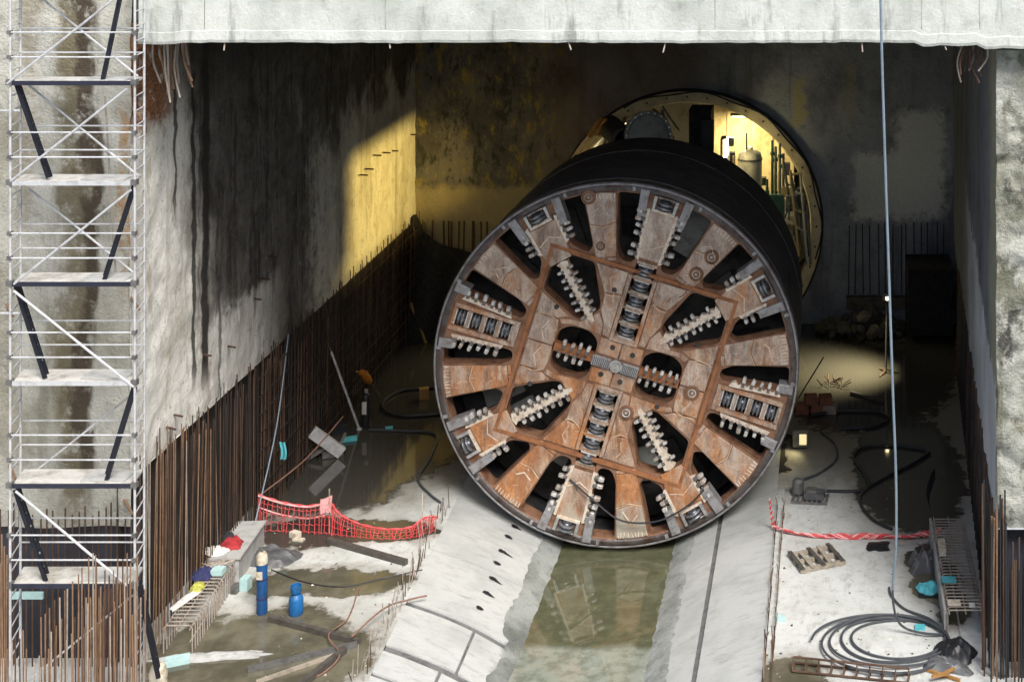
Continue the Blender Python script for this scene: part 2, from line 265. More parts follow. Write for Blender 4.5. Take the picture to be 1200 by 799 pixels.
simple('weld', (0.66, 0.48, 0.32), 0.65, 0.05, 0.8, 4, (0.55, 0.3, 0.15))
simple('cutter_steel', (0.10, 0.11, 0.13), 0.3, 0.7, 0.5, 7)
simple('disc_steel', (0.26, 0.27, 0.29), 0.32, 0.6, 0.6, 8)
simple('black_void', (0.012, 0.012, 0.012), 0.9)
t = NT('shield_skin')
sk = t.noise(1.5, (0.5, 2.0, 0.5), 7, 0.65); md = t.noise(2.5, (1, 1, 1), 6, 0.65)
c = t.mix(t.st(sk, 0.42, 0.62), (0.026, 0.028, 0.036), (0.055, 0.056, 0.062)); c = t.mix(t.m_('MULTIPLY', t.st(md, 0.5, 0.66), 0.65), c, (0.12, 0.085, 0.06)); c = t.mix(t.m_('MULTIPLY', t.st(t.noise(7, (1, 3, 1), 7, 0.75, (3, 3, 1)), 0.56, 0.66), 0.6), c, (0.018, 0.016, 0.016))
MAT['shield_skin'] = t.done(c, 0.6, 0.1, sk, 0.008)
simple('rebar_rust', (0.10, 0.058, 0.038), 0.85, 0.1, 0.75, 1.8, (0.35, 0.3, 0.25), sc=(1, 1, 0.6))
simple('rebar_dark', (0.035, 0.024, 0.02), 0.85, 0.1, 0.6, 2)
simple('rebar_orange', (0.24, 0.15, 0.09), 0.85, 0.1, 0.7, 2.0, (0.4, 0.35, 0.3))
simple('rebar_grey', (0.36, 0.32, 0.28), 0.8, 0.1, 0.6, 2.5, (0.5, 0.4, 0.3))
simple('membrane_brown', (0.045, 0.036, 0.030), 0.8, 0, 0.8, 1.5, sc=(1, 1, 0.25))
simple('membrane_blue', (0.030, 0.033, 0.05), 0.55, 0, 0.7, 1.2, sc=(1, 1, 0.4))
simple('galvanised', (0.60, 0.62, 0.64), 0.45, 0.3, 0.6, 4, (0.5, 0.48, 0.45))
simple('deck_ply', (0.50, 0.50, 0.47), 0.8, 0, 0.75, 2.5, (0.4, 0.36, 0.3))
simple('ladder_black', (0.014, 0.016, 0.026), 0.5, 0.2, 0.4, 5)
simple('deck_edge', (0.022, 0.025, 0.045), 0.5, 0.1, 0.5, 4)
simple('cream_paint', (0.66, 0.54, 0.28), 0.55, 0, 0.8, 1.6, (0.42, 0.34, 0.25), sc=(1, 1, .5))
simple('ring_paint', (0.66, 0.58, 0.38), 0.7, 0, 0.5, 2.0, (0.5, 0.42, 0.3))
simple('lining', (0.34, 0.31, 0.25), 0.85, 0, 0.5, 1.5)
simple('green_pipe', (0.06, 0.16, 0.12), 0.5, 0.1, 0.4, 4)
simple('white_tank', (0.62, 0.61, 0.52), 0.5, 0, 0.4, 3)
simple('duct_grey', (0.20, 0.21, 0.20), 0.5, 0.3, 0.5, 4)
simple('black_rubber', (0.022, 0.024, 0.028), 0.5, 0, 0.4, 5)
simple('hose_grey', (0.060, 0.068, 0.078), 0.5, 0, 0.4, 4)
simple('cable_blue', (0.21, 0.28, 0.34), 0.5, 0, 0.3, 3)
simple('gas_blue', (0.010, 0.075, 0.24), 0.45, 0, 0.85, 4, (1.5, 0.6, 0.3))
simple('gas_light_blue', (0.012, 0.13, 0.38), 0.45, 0, 0.8, 5, (1.5, 0.55, 0.3))
simple('cap_white', (0.62, 0.58, 0.48), 0.6, 0, 0.8, 6, (0.45, 0.38, 0.28))
simple('cyan_foam', (0.10, 0.50, 0.57), 0.7, 0, 0.7, 6, (0.6, 0.7, 0.7))
simple('pale_cyan', (0.42, 0.62, 0.62), 0.7, 0, 0.4, 6, (0.6, 0.6, 0.6))
simple('net_red', (0.62, 0.07, 0.075), 0.6, 0, 0.35, 4, (0.6, 0.5, 0.5))
simple('net_pink', (0.80, 0.42, 0.42), 0.7, 0, 0.3, 4)
simple('timber_wet', (0.085, 0.078, 0.068), 0.6, 0, 0.6, 3, sc=(2, 2, 2))
simple('timber_pale', (0.34, 0.30, 0.24), 0.8, 0, 0.5, 4)
simple('timber_yellow', (0.36, 0.19, 0.06), 0.7, 0, 0.4, 4)
simple('cloth_red', (0.34, 0.025, 0.03), 0.9, 0, 0.4, 6)
simple('cloth_black', (0.02, 0.02, 0.025), 0.9, 0, 0.3, 6)
simple('cloth_navy', (0.025, 0.03, 0.10), 0.9, 0, 0.4, 6)
simple('cloth_white', (0.62, 0.62, 0.60), 0.9, 0, 0.3, 6)
simple('hivis', (0.46, 0.47, 0.10), 0.8, 0, 0.3, 6)
simple('tarp_grey', (0.10, 0.105, 0.11), 0.5, 0, 0.6, 3)
simple('tarp_black', (0.018, 0.02, 0.024), 0.45, 0, 0.6, 2)
simple('joint_grey', (0.15, 0.155, 0.155), 0.9, 0, 0.6, 3)
simple('board_grey', (0.40, 0.41, 0.40), 0.8, 0, 0.4, 3)
simple('brick_red', (0.24, 0.10, 0.06), 0.85, 0, 0.5, 4)
simple('stone', (0.13, 0.115, 0.085), 0.9, 0, 0.6, 3)
simple('orange_paint', (0.55, 0.20, 0.02), 0.5, 0, 0.4, 6)
simple('iron_grey', (0.20, 0.20, 0.195), 0.5, 0.5, 0.6, 5)
simple('hose_pink', (0.24, 0.135, 0.10), 0.6, 0, 0.4, 4)
emit('lamp_warm', (1.0, 0.80, 0.40), 14.0)
emit('lamp_dim', (1.0, 0.78, 0.34), 0.45)
emit('lamp_tube', (1.0, 0.86, 0.50), 3.0)

# ------------------------------------------------------------------ mesh helpers
class MB:
    def __init__(s): s.v = []; s.f = []; s.fm = []; s.cur = 0
    def add(s, vs, fs):
        o = len(s.v); s.v += [tuple(v) for v in vs]; s.f += [tuple(i + o for i in f) for f in fs]; s.fm += [s.cur] * len(fs); return s
    def box(s, lo, hi, M=None):
        vs = [Vector((x, y, z)) for x in (lo[0], hi[0]) for y in (lo[1], hi[1]) for z in (lo[2], hi[2])]
        if M: vs = [M @ v for v in vs]
        return s.add(vs, [(0, 1, 3, 2), (4, 6, 7, 5), (0, 4, 5, 1), (2, 3, 7, 6), (0, 2, 6, 4), (1, 5, 7, 3)])
    def prism(s, bot, top):                  # two matching outlines
        n = len(bot)
        return s.add(list(bot) + list(top), [tuple(range(n))[::-1], tuple(range(n, 2 * n))] + [(i, (i + 1) % n, n + (i + 1) % n, n + i) for i in range(n)])
    def tube(s, pts, r, n=8, cap=True):
        pts = [Vector(p) for p in pts]; rr = r if isinstance(r, (list, tuple)) else [r] * len(pts)
        vs, fs = [], []; ref = None
        for i, p in enumerate(pts):
            d = (pts[min(i + 1, len(pts) - 1)] - pts[max(i - 1, 0)]).normalized()
            if ref is None: ref = Vector((0, 0, 1)) if abs(d.z) < 0.9 else Vector((1, 0, 0))
            u = d.cross(ref).normalized(); w = u.cross(d).normalized(); ref = w
            for k in range(n):
                a = 2 * math.pi * k / n; vs.append(p + (u * math.cos(a) + w * math.sin(a)) * rr[i])
        for i in range(len(pts) - 1):
            for k in range(n):
                fs.append((i * n + k, i * n + (k + 1) % n, (i + 1) * n + (k + 1) % n, (i + 1) * n + k))
        if cap: fs += [tuple(range(n))[::-1], tuple(range((len(pts) - 1) * n, len(pts) * n))]
        return s.add(vs, fs)
    def lathe(s, prof, M, n=24, closed=False):     # prof: (radius, height along local z)
        vs, fs = [], []; m = len(prof)
        for k in range(n):
            a = 2 * math.pi * k / n
            for (r, h) in prof: vs.append(M @ Vector((r * math.cos(a), r * math.sin(a), h)))
        for k in range(n):
            k2 = (k + 1) % n
            for i in range(m if closed else m - 1):
                j = (i + 1) % m
                fs.append((k * m + i, k2 * m + i, k2 * m + j, k * m + j))
        return s.add(vs, fs)
    def grid(s, fn, nu, nv):
        vs = [fn(i / nu, j / nv) for j in range(nv + 1) for i in range(nu + 1)]
        return s.add(vs, [(j * (nu + 1) + i, j * (nu + 1) + i + 1, (j + 1) * (nu + 1) + i + 1, (j + 1) * (nu + 1) + i) for j in range(nv) for i in range(nu)])
    def mesh(s, name, mats, smooth=False, off=None):
        me = bpy.data.meshes.new(name)
        vs = s.v if off is None else [tuple(Vector(v) - off) for v in s.v]
        me.from_pydata(vs, [], s.f)
        for m in (mats if isinstance(mats, (list, tuple)) else [mats]): me.materials.append(MAT[m] if isinstance(m, str) else m)
        me.polygons.foreach_set('material_index', s.fm)
        me.update(); me.validate(); bmfix(me)
        if smooth:
            me.polygons.foreach_set('use_smooth', [True] * len(me.polygons))
            try: me.set_sharp_from_angle(angle=R(38))
            except Exception: pass
        return me
import bmesh
def bmfix(me):
    bm = bmesh.new(); bm.from_mesh(me); bmesh.ops.recalc_face_normals(bm, faces=bm.faces); bm.to_mesh(me); bm.free()

WM = {}
def attach(o, parent):
    if parent is not None:
        o.parent = parent; o.matrix_parent_inverse = WM[parent.name].inverted()
def put(name, me, parent=None, M=None):
    o = bpy.data.objects.new(name, me); col.objects.link(o)
    M = M or Matrix.Identity(4); o.matrix_basis = M; WM[o.name] = M.copy(); attach(o, parent); return o
def part(name, mb, mats, parent, smooth=False): return put(name, mb.mesh(name, mats, smooth), parent)
def tag(o, label=None, cat=None, group=None, kind=None):
    if label: o['label'] = label
    if cat: o['category'] = cat
    if group: o['group'] = group
    if kind: o['kind'] = kind
    return o
def thing(name, label, cat, loc, group=None):
    o = bpy.data.objects.new(name, None); col.objects.link(o); o.location = loc; o.empty_display_size = 0.2
    WM[o.name] = Matrix.Translation(Vector(loc)); return tag(o, label, cat, group)
def solo(name, mb, mats, label=None, cat=None, group=None, kind=None, smooth=False):   # a thing that is one mesh, origin at its foot
    xs, ys, zs = zip(*mb.v); c = Vector(((min(xs) + max(xs)) / 2, (min(ys) + max(ys)) / 2, min(zs)))
    o = put(name, mb.mesh(name, mats, smooth, c), None, Matrix.Translation(c)); return tag(o, label, cat, group, kind)
_unit = {}
def rod(name, p0, p1, r, mat, parent, n=8):
    key = (mat, n)
    if key not in _unit:
        m = MB(); m.tube([(0, 0, 0), (0, 0, 1)], 1.0, n); _unit[key] = m.mesh('rod_' + mat, mat, True)
    p0, p1 = Vector(p0), Vector(p1); d = p1 - p0
    M = Matrix.Translation(p0) @ d.to_track_quat('Z', 'Y').to_matrix().to_4x4() @ Matrix.Diagonal((r, r, d.length, 1))
    return put(name, _unit[key], parent, M)
def bar_mb(p0, p1, w, h, mb=None):             # squared timber from p0 to p1
    mb = mb or MB(); p0, p1 = Vector(p0), Vector(p1); d = p1 - p0
    u = Vector((0, 0, 1)).cross(d)
    u = (Vector((1, 0, 0)) if u.length < 1e-4 else u).normalized(); w_ = d.cross(u).normalized()
    def ring(p): return [p + u * a * w / 2 + w_ * b * h / 2 for a, b in ((-1, -1), (1, -1), (1, 1), (-1, 1))]
    return mb.prism(ring(p0), ring(p1))
def smooth_path(pts, n=8):
    pts = [Vector(p) for p in pts]; out = []
    for i in range(len(pts) - 1):
        p0, p1, p2, p3 = pts[max(i - 1, 0)], pts[i], pts[i + 1], pts[min(i + 2, len(pts) - 1)]
        for k in range(n):
            t_ = k / n
            out.append(0.5 * ((2 * p1) + (p2 - p0) * t_ + (2 * p0 - 5 * p1 + 4 * p2 - p3) * t_ ** 2 + (3 * p1 - p0 - 3 * p2 + p3) * t_ ** 3))
    return out + [pts[-1]]
def fbm(p, o=4): return mnoise.fractal(Vector(p), 1.0, 2.0, o)
def mound(cx, cy, z0, rx, ry, h, seed, n=12, ang=0.0, sharp=2.2):
    mb = MB(); ca, sa = math.cos(ang), math.sin(ang)
    def fn(u, v):
        a, b = u * 2 - 1, v * 2 - 1
        q = max(abs(a), abs(b)); L = math.hypot(a, b) or 1; k = q / L if L > 0 else 1     # square -> disc
        a, b = a * (0.35 + 0.65 * k), b * (0.35 + 0.65 * k)
        w = 1 + 0.35 * mnoise.noise(Vector((a * 1.7 + seed, b * 1.7, seed)))
        hh = max(0.0, 1 - q ** 3) * h * (0.6 + 0.8 * abs(mnoise.noise(Vector((a * sharp + seed * 3.1, b * sharp, 2.0)))) + 0.14 * mnoise.noise(Vector((a * 6 + seed, b * 6, 5))))
        x, y = a * rx * w, b * ry * w
        return (cx + x * ca - y * sa, cy + x * sa + y * ca, z0 + max(0, hh))
    mb.grid(fn, n, n)
    c = len(mb.v)                                   # flat underside
    rim = [i for i in range(n + 1)] + [j * (n + 1) + n for j in range(1, n + 1)] + [n * (n + 1) + i for i in range(n - 1, -1, -1)] + [j * (n + 1) for j in range(n - 1, 0, -1)]
    mb.f.append(tuple(rim)); mb.fm.append(0)
    return mb
def fill2d(outers, holes, thick, bevel=0.0):       # flat plate with holes, local XY, centred on z = 0
    cu = bpy.data.curves.new('tmp', 'CURVE'); cu.dimensions = '2D'; cu.fill_mode = 'BOTH'; cu.extrude = thick / 2 - bevel; cu.bevel_depth = bevel; cu.bevel_resolution = 0; cu.offset = -bevel
    for poly in outers + holes:
        sp = cu.splines.new('POLY'); sp.points.add(len(poly) - 1); sp.use_cyclic_u = True
        for i, q in enumerate(poly): sp.points[i].co = (q[0], q[1], 0, 1)
    ob = bpy.data.objects.new('tmp', cu); col.objects.link(ob)
    dg = bpy.context.evaluated_depsgraph_get(); dg.update()
    me = bpy.data.meshes.new_from_object(ob.evaluated_get(dg))
    mb = MB(); mb.add([v.co.copy() for v in me.vertices], [tuple(p.vertices) for p in me.polygons])
    bpy.data.objects.remove(ob); bpy.data.curves.remove(cu); bpy.data.meshes.remove(me)
    return mb
def rounded(poly, r, n=4):
    out = []; m = len(poly)
    for i in range(m):
        p0, p1, p2 = Vector(poly[i - 1]), Vector(poly[i]), Vector(poly[(i + 1) % m])
        a, b = (p0 - p1), (p2 - p1); q = min(r, a.length * 0.45, b.length * 0.45)
        A, B = p1 + a.normalized() * q, p1 + b.normalized() * q
        for k in range(n + 1):
            t_ = k / n; out.append(tuple((A * (1 - t_) + p1 * t_) * (1 - t_) + (p1 * (1 - t_) + B * t_) * t_))
    return out
def circ(cx, cy, r, n=64): return [(cx + r * math.cos(2 * math.pi * i / n), cy + r * math.sin(2 * math.pi * i / n)) for i in range(n)]

# ------------------------------------------------------------------ the setting
Y0, YB = 30.5, 53.9                                # mouth and back of the chamber
def XL(y): return -15.58 - max(0, (y - Y0)) / (YB - Y0) * 0.7
def XR(y): return 3.72 + max(0, (y - Y0)) / (YB - Y0) * 1.25
def EL(y): return -10.05 - (y - 29.8) / 12 * 0.6  # top edge of the left cradle slope
XRS = -1.45                                        # top edge of the right cradle slope
TZ = -1.42                                         # trench bed
def sheet(mb, pts): mb.add(pts, [tuple(range(len(pts)))])
m = MB()
ys = [-40, 20, 28, 32, 36, 40, 44, 56, 75]
for i in range(len(ys) - 1):
    a, b = ys[i], ys[i + 1]
    sheet(m, [(-60, a, 0), (EL(a), a, 0), (EL(b), b, 0), (-60, b, 0)])
    sheet(m, [(XRS, a, 0), (40, a, 0), (40, b, 0), (XRS, b, 0)])
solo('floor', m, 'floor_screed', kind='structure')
m = MB()                                            # rough bed under the slabs and the water
for i in range(len(ys) - 1):
    a, b = ys[i], ys[i + 1]
    for sd_ in (-1, 1):
        def bp(f, y): xt, xb = (EL(y), -7.25) if sd_ < 0 else (XRS, -4.55); return (xt * (1 - f) + xb * f, y, TZ * (f - 0.10 * math.sin(math.pi * f)) - 0.045)
        for k in range(12): sheet(m, [bp(k / 12, a), bp((k + 1) / 12, a), bp((k + 1) / 12, b), bp(k / 12, b)])
    sheet(m, [(-7.25, a, TZ - 0.045), (-4.55, a, TZ - 0.045), (-4.55, b, TZ - 0.045), (-7.25, b, TZ - 0.045)])
trench = solo('trench_bed', m, 'joint_grey', kind='structure')
m = MB(); sheet(m, [(-7.6, 20, -1.25), (-4.2, 20, -1.25), (-4.2, 56, -1.25), (-7.6, 56, -1.25)])
solo('trench_water', m, 'trench_water', kind='structure')

# cradle slabs: panels with recessed joints
def slab(side, y0, y1, f0, f1, name='cradle_slab'):
    m = MB(); n = 6; g = 6
    def top(f, y, dz=0.0):
        if side < 0: x = EL(y) * (1 - f) + (-7.25) * f
        else: x = XRS * (1 - f) + (-4.55) * f
        z = TZ * (f - 0.10 * math.sin(math.pi * f)) * 1.0
        return Vector((x, y, z + 0.012 * mnoise.noise(Vector((x * 2, y * 2, 1))) + dz))
    def q0(v): return f0 + (f1 - f0) * v
    m.grid(lambda u, v: top(q0(v), y0 + (y1 - y0) * u), 10, 8)
    e = [top(q0(v / 8), y0) for v in range(9)]; e2 = [top(q0(v / 8), y1) for v in range(9)]
    for E in (e, e2): m.add(E + [p - Vector((0, 0, 0.05)) for p in E], [(i, i + 1, 10 + i, 9 + i) for i in range(8)])
    for f in (f0, f1):
        E = [top(f, y0 + (y1 - y0) * k / 10) for k in range(11)]; m.add(E + [p - Vector((0, 0, 0.05)) for p in E], [(i, i + 1, 12 + i, 11 + i) for i in range(10)])
    return part(name, m, 'cradle_concrete', trench, True)
for y0, y1, f0, f1 in ((24, 30.07, 0, 0.44), (24, 30.07, 0.465, 1), (30.2, 31.05, 0, 0.44), (30.2, 31.05, 0.465, 1), (31.3, 33.0, 0, 0.55), (31.3, 33.0, 0.572, 1), (33.2, 35.7, 0, 1), (35.73, 38.6, 0, 1), (38.63, 42, 0, 1), (42.03, 47, 0, 1), (47.03, 53.8, 0, 1)):
    slab(-1, y0, y1, f0, f1)
for y0, y1 in ((24, 30), (30.01, 34.2), (34.21, 39), (39.02, 46), (46.02, 53.8)):
    slab(1, y0, y1, 0, 0.49); slab(1, y0, y1, 0.53, 1)
def rough_strip(side):
    m = MB(); nu, nv = 260, 10
    def fn(u, v):
        y = 26 + 27.8 * u; fj = 0.745 + 0.05 * mnoise.noise(Vector((y * 0.8, side * 3, 1))) + 0.03 * mnoise.noise(Vector((y * 4.5, side * 3, 4)))
        if side < 0 and y < 33.4: fj = 0.66 + 0.16 * (y - 26) / 7.4 + 0.05 * mnoise.noise(Vector((y * 2, 1, 1)))
        f = fj + (1.05 - fj) * v; xt = EL(y) if side < 0 else XRS; xb = -7.25 if side < 0 else -4.55; x = xt * (1 - f) + xb * f
        z = TZ * (f - 0.10 * math.sin(math.pi * min(f, 1))) + (0.0 if v == 0 else 0.035) + 0.05 * v * mnoise.noise(Vector((x * 3, y * 3, 2))) + 0.02 * mnoise.noise(Vector((x * 9, y * 9, 5)))
        return (x, y, z)
    m.grid(fn, nu, nv); part('rough_edge', m, 'cradle_rough', trench, True)
rough_strip(-1); rough_strip(1)
# weep holes with dirt runs down the left slope
for i, (px, py) in enumerate(((603, 622), (595, 635), (588, 652), (582, 666), (577, 683), (570, 700), (562, 718))):
    p = F(px, py, -0.72); f = (p.x - EL(p.y)) / (-7.25 - EL(p.y)); z = TZ * (f - 0.10 * math.sin(math.pi * f))
    m = MB(); k0 = 20; ln = random.uniform(0.0, 1.1); pts = []
    for k in range(k0):                              # ragged dark mouth drawn out down the slope
        a = 2 * math.pi * k / k0; ex = math.cos(a); r_ = 0.085 * (1 + 0.35 * mnoise.noise(Vector((ex * 2 + i * 7, math.sin(a) * 2, 1))))
        dx = ex * r_ * (1.0 if ex < 0 else 1 + ln * 4 * ex ** 6); dy = math.sin(a) * r_ * 0.9 - (0.25 * dx if dx > 0.1 else 0); x = p.x + dx; y = p.y + dy
        ff = (x - EL(y)) / (-7.25 - EL(y)); pts.append(Vector((x, y, TZ * (ff - 0.10 * math.sin(math.pi * ff)) + 0.022)))
    m.add(pts, [tuple(range(k0))]); part('weep_hole', m, 'tarp_black', trench)

# the other walls of the open shaft, behind and beside the camera
for nm_, lab_, lo_, hi_ in (('shaft_wall', 'concrete shaft wall below the viewpoint', (-31, -2.5, -0.5), (15, -1.5, 16.3)), ('shaft_wall', 'concrete shaft wall on the left side of the pit', (-31, -1.4, -0.5), (-30.05, 30.4, 16.3)), ('shaft_wall', 'concrete shaft wall on the right side of the pit', (13.2, -1.4, -0.5), (14.2, 30.1, 16.3))):
    m = MB(); m.box(lo_, hi_); solo(nm_, m, 'concrete_right', lab_, 'wall')
# left chamber wall: spray-concrete face above, membrane recess below
def wallgrid(fn, nu, nv, amp, fr, nrm):
    m = MB(); nrm = Vector(nrm)
    def g(u, v):
        p = Vector(fn(u, v)); return p + nrm * amp * fbm(p * fr, 4)
    m.grid(g, nu, nv); return m
ZLT = 4.1
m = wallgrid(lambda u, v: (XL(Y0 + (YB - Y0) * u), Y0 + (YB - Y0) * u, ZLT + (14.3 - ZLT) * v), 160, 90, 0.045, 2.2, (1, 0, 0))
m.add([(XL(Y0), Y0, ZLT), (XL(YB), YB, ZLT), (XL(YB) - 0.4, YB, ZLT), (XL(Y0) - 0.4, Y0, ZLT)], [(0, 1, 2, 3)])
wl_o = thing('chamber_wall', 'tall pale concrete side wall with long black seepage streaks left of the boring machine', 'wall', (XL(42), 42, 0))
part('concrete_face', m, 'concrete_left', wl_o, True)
m = MB(); m.add([(XL(Y0) - 0.3, Y0, 0), (XL(YB) - 0.3, YB, 0), (XL(YB) - 0.3, YB, ZLT), (XL(Y0) - 0.3, Y0, ZLT)], [(0, 1, 2, 3)])
part('membrane', m, 'membrane_brown', wl_o)
for (px, py, dy, ln) in ((425, 205, 0, .5), (432, 198, 0, .5), (441, 182, 0, .5), (452, 179, 0, .5), (462, 177, 0, .45), (484, 158, 0, .4), (308, 326, 0, .5), (316, 300, 0, .6), (268, 405, 0, .5), (240, 415, 0, .45), (205, 485, 0, .5), (197, 500, 0, .5), (300, 350, 0, .4)):
    y = 1600 * 15.5 / (970 - px); y = 1600 * -XL(y) / (970 - px); q = P(px, py, y)
    rod('dowel', (XL(y) - 0.1, y, q.z), (XL(y) + ln * 0.6, y - ln * 0.5, q.z + 0.04), 0.028, 'rebar_rust', wl_o, 6)

# head wall behind the scaffold
hw = thing('head_wall', 'stained rough concrete end wall standing behind the scaffold tower', 'wall', (-18, 30.8, 0))
def hwf(u, v): return (-30 + (XL(Y0) + 30) * u, 30.55, 3.05 + (18 - 3.05) * v)
part('concrete_face', wallgrid(hwf, 110, 80, 0.10, 1.1, (0, -1, 0)), 'concrete_head', hw, True)
m = MB(); m.box((-30, 30.75, -0.5), (XL(Y0) - 0.02, 31.2, 3.2)); part('membrane', m, 'membrane_blue', hw)
for i in range(26):
    x = -19.0 + i * 0.145 + random.uniform(-.03, .03); rod('starter_bar', (x, 30.42, -0.3), (x, 30.42, 3.2 + random.uniform(0.05, 0.45)), 0.016, 'rebar_rust', hw, 6)
for (px, py) in ((160, 130), (158, 352), (150, 588), (15, 548), (12, 360)):
    q = P(px, py, 30.5); rod('dowel', (q.x - 0.15, 30.6, q.z + 0.05), (q.x + 0.3, 30.1, q.z - 0.08), 0.03, 'rebar_orange', hw, 6)

# right wall and its end pier
rw = thing('side_wall', 'rough grey concrete pier and side wall at the right edge', 'wall', (5, 31, 0))
ZRT = 3.15
m = wallgrid(lambda u, v: (3.72 + 9 * u, 30.2, ZRT + (13.75 - ZRT) * v), 100, 120, 0.15, 2.1, (0, -1, 0))
part('pier_face', m, 'concrete_right', rw, True)
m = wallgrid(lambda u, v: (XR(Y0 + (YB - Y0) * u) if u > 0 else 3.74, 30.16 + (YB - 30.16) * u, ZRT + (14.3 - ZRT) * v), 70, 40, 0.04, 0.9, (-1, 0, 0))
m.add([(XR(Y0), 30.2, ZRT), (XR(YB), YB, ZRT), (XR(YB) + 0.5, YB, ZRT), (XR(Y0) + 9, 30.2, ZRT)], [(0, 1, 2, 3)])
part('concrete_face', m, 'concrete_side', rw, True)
m = MB(); m.add([(XR(Y0) + 0.3, 30.6, -0.2), (XR(YB) + 0.3, YB, -0.2), (XR(YB) + 0.3, YB, ZRT), (XR(Y0) + 0.3, 30.6, ZRT)], [(0, 1, 2, 3)])
m.add([(XR(Y0) + 0.3, 30.6, -0.2), (14, 30.6, -0.2), (14, 30.6, ZRT), (XR(Y0) + 0.3, 30.6, ZRT)], [(0, 1, 2, 3)])
part('membrane', m, 'membrane_blue', rw)

# back wall with the round opening
RC = Vector(((806 - VX) / 29.7, YB, CH - (263 - VY) / 29.7)); RR = 5.3
mb = fill2d([[(-17.2, -1.6), (5.9, -1.6), (5.9, 14.5), (-17.2, 14.5)]], [circ(RC.x, RC.z, RR - 0.03, 96)], 0.3)
mb.v = [(x, YB + 0.15 - z, y) for x, y, z in mb.v]
bw = thing('back_wall', 'mossy ochre and dark concrete back wall with a round tunnel opening', 'wall', (-5.5, YB, 0))
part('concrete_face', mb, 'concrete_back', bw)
m = MB(); RM = Matrix.Translation((RC.x, YB, RC.z)) @ Matrix.Rotation(R(90), 4, 'X')      # local z -> -Y (towards the camera)
m.lathe([(RR, -0.3), (RR, 0.30), (RR - 0.06, 0.34), (RR - 0.42, 0.34), (RR - 0.46, 0.30), (RR - 0.49, -1.6)], RM, 96); part('portal_ring', m, 'ring_paint', bw, True)
m = MB(); m.lathe([(RR + 0.06, 0.0), (RR + 0.06, 0.28), (RR + 0.01, 0.36), (RR - 0.03, 0.30)], RM, 96); part('ring_seal', m, 'tarp_black', bw, True)
for k in range(40):
    a = 2 * math.pi * k / 40; rod('bolt', RM @ Vector(((RR - 0.22) * math.cos(a), (RR - 0.22) * math.sin(a), 0.3)), RM @ Vector(((RR - 0.22) * math.cos(a), (RR - 0.22) * math.sin(a), 0.40)), 0.04, 'deep_steel', bw, 6)
m = MB(); pts = []
for k in range(34):
    a = R(118 - k * 4.0); rr = RR - 0.05 + 0.06 * math.sin(k * 0.9); pts.append(RM @ Vector((rr * math.cos(a), -rr * math.sin(a) * -1, 0.40)))
m.tube(pts, 0.035, 6); part('cable', m, 'black_rubber', bw, True)
for i, (px, top, bot) in enumerate([(506, 258, 300), (521, 259, 303), (526, 259, 305), (529, 260, 306), (537, 259, 308), (543, 259, 310), (553, 259, 316), (556, 260, 318), (564, 260, 320), (571, 260, 325)] + [(994 + k * 8.6 + random.uniform(-2, 2), 262 + random.uniform(-2, 3), 345) for k in range(14)]):
    a, b = P(px, bot, YB - 0.2), P(px + random.uniform(-1.5, 1.5), top, YB - 0.2); rod('starter_bar', a, b, 0.035 if px < 600 else 0.022, 'rebar_rust' if px < 600 else 'black_rubber', bw, 6)
m = MB(); a = P(992, 346, YB); m.box((a.x, YB - 0.35, a.z - 0.45), (5.0, YB, a.z)); part('ledge', m, 'stone', bw)
m = MB(); a, b = P(1063, 308, 52.5), P(1108, 385, 52.5); m.box((a.x, 51.7, b.z), (b.x + 0.2, 53.7, a.z)); part('recess_box', m, 'black_void', bw)

# lining of the tunnel behind the opening
m = MB(); m.lathe([(RR - 0.5, 0), (RR - 0.5, -14), (0.0, -14)], RM, 64); tun = solo('tunnel_lining', m, 'lining', 'concrete tunnel lining seen through the round opening', 'tunnel', smooth=True)

# roof slab and edge beam
m = MB(); m.box((-19, 31.0, 14.32), (8, 75, 15.2)); solo('roof_slab', m, 'concrete_back', 'concrete roof slab covering the chamber behind the white beam', 'roof')
bmr = thing('edge_beam', 'white concrete edge beam spanning the top of the chamber mouth', 'beam', (-5, 29.6, 13.9))
xs = [-14.95 + i * (29.0 / 150) for i in range(151)]
def zb(x):
    k = 13.98 + 0.035 * mnoise.noise(Vector((x * 0.8, 0, 3))) + 0.02 * mnoise.noise(Vector((x * 4.0, 0, 9)))
    if x > 1.9: k -= 0.07 + 0.06 * mnoise.noise(Vector((x * 3, 1, 1)))
    if x > 3.3: k -= 0.06
    if x < -14: k -= 0.03
    return k
m = MB(); rows = []
for x in xs:
    z = zb(x); w = 0.01 * mnoise.noise(Vector((x * 2, 4, 0)))
    rows.append([(x, 30.6, 14.34), (x, 30.6, z + 0.05), (x, 29.66, z + 0.02), (x, 29.6 + w, z), (x, 29.58 + w, z + 0.06), (x, 29.59 + w, z + 0.25), (x, 29.62, z + 0.262), (x, 29.62, 18), (x, 30.9, 18)])
n = len(rows[0]); m.add([p for r_ in rows for p in r_], [(i * n + j, i * n + j + 1, (i + 1) * n + j + 1, (i + 1) * n + j) for i in range(150) for j in range(n - 1)])
m.add(rows[0], [tuple(range(n))])
part('beam_face', m, 'concrete_beam', bmr)
for px in (240, 452, 838, 1080, 1148):                                   # form joints
    x = (px - VX) / 54.0; m = MB(); m.box((x - 0.006, 29.615, 14.27), (x + 0.006, 29.63, 17.9)); part('form_joint', m, 'concrete_right', bmr)
random.seed(21)
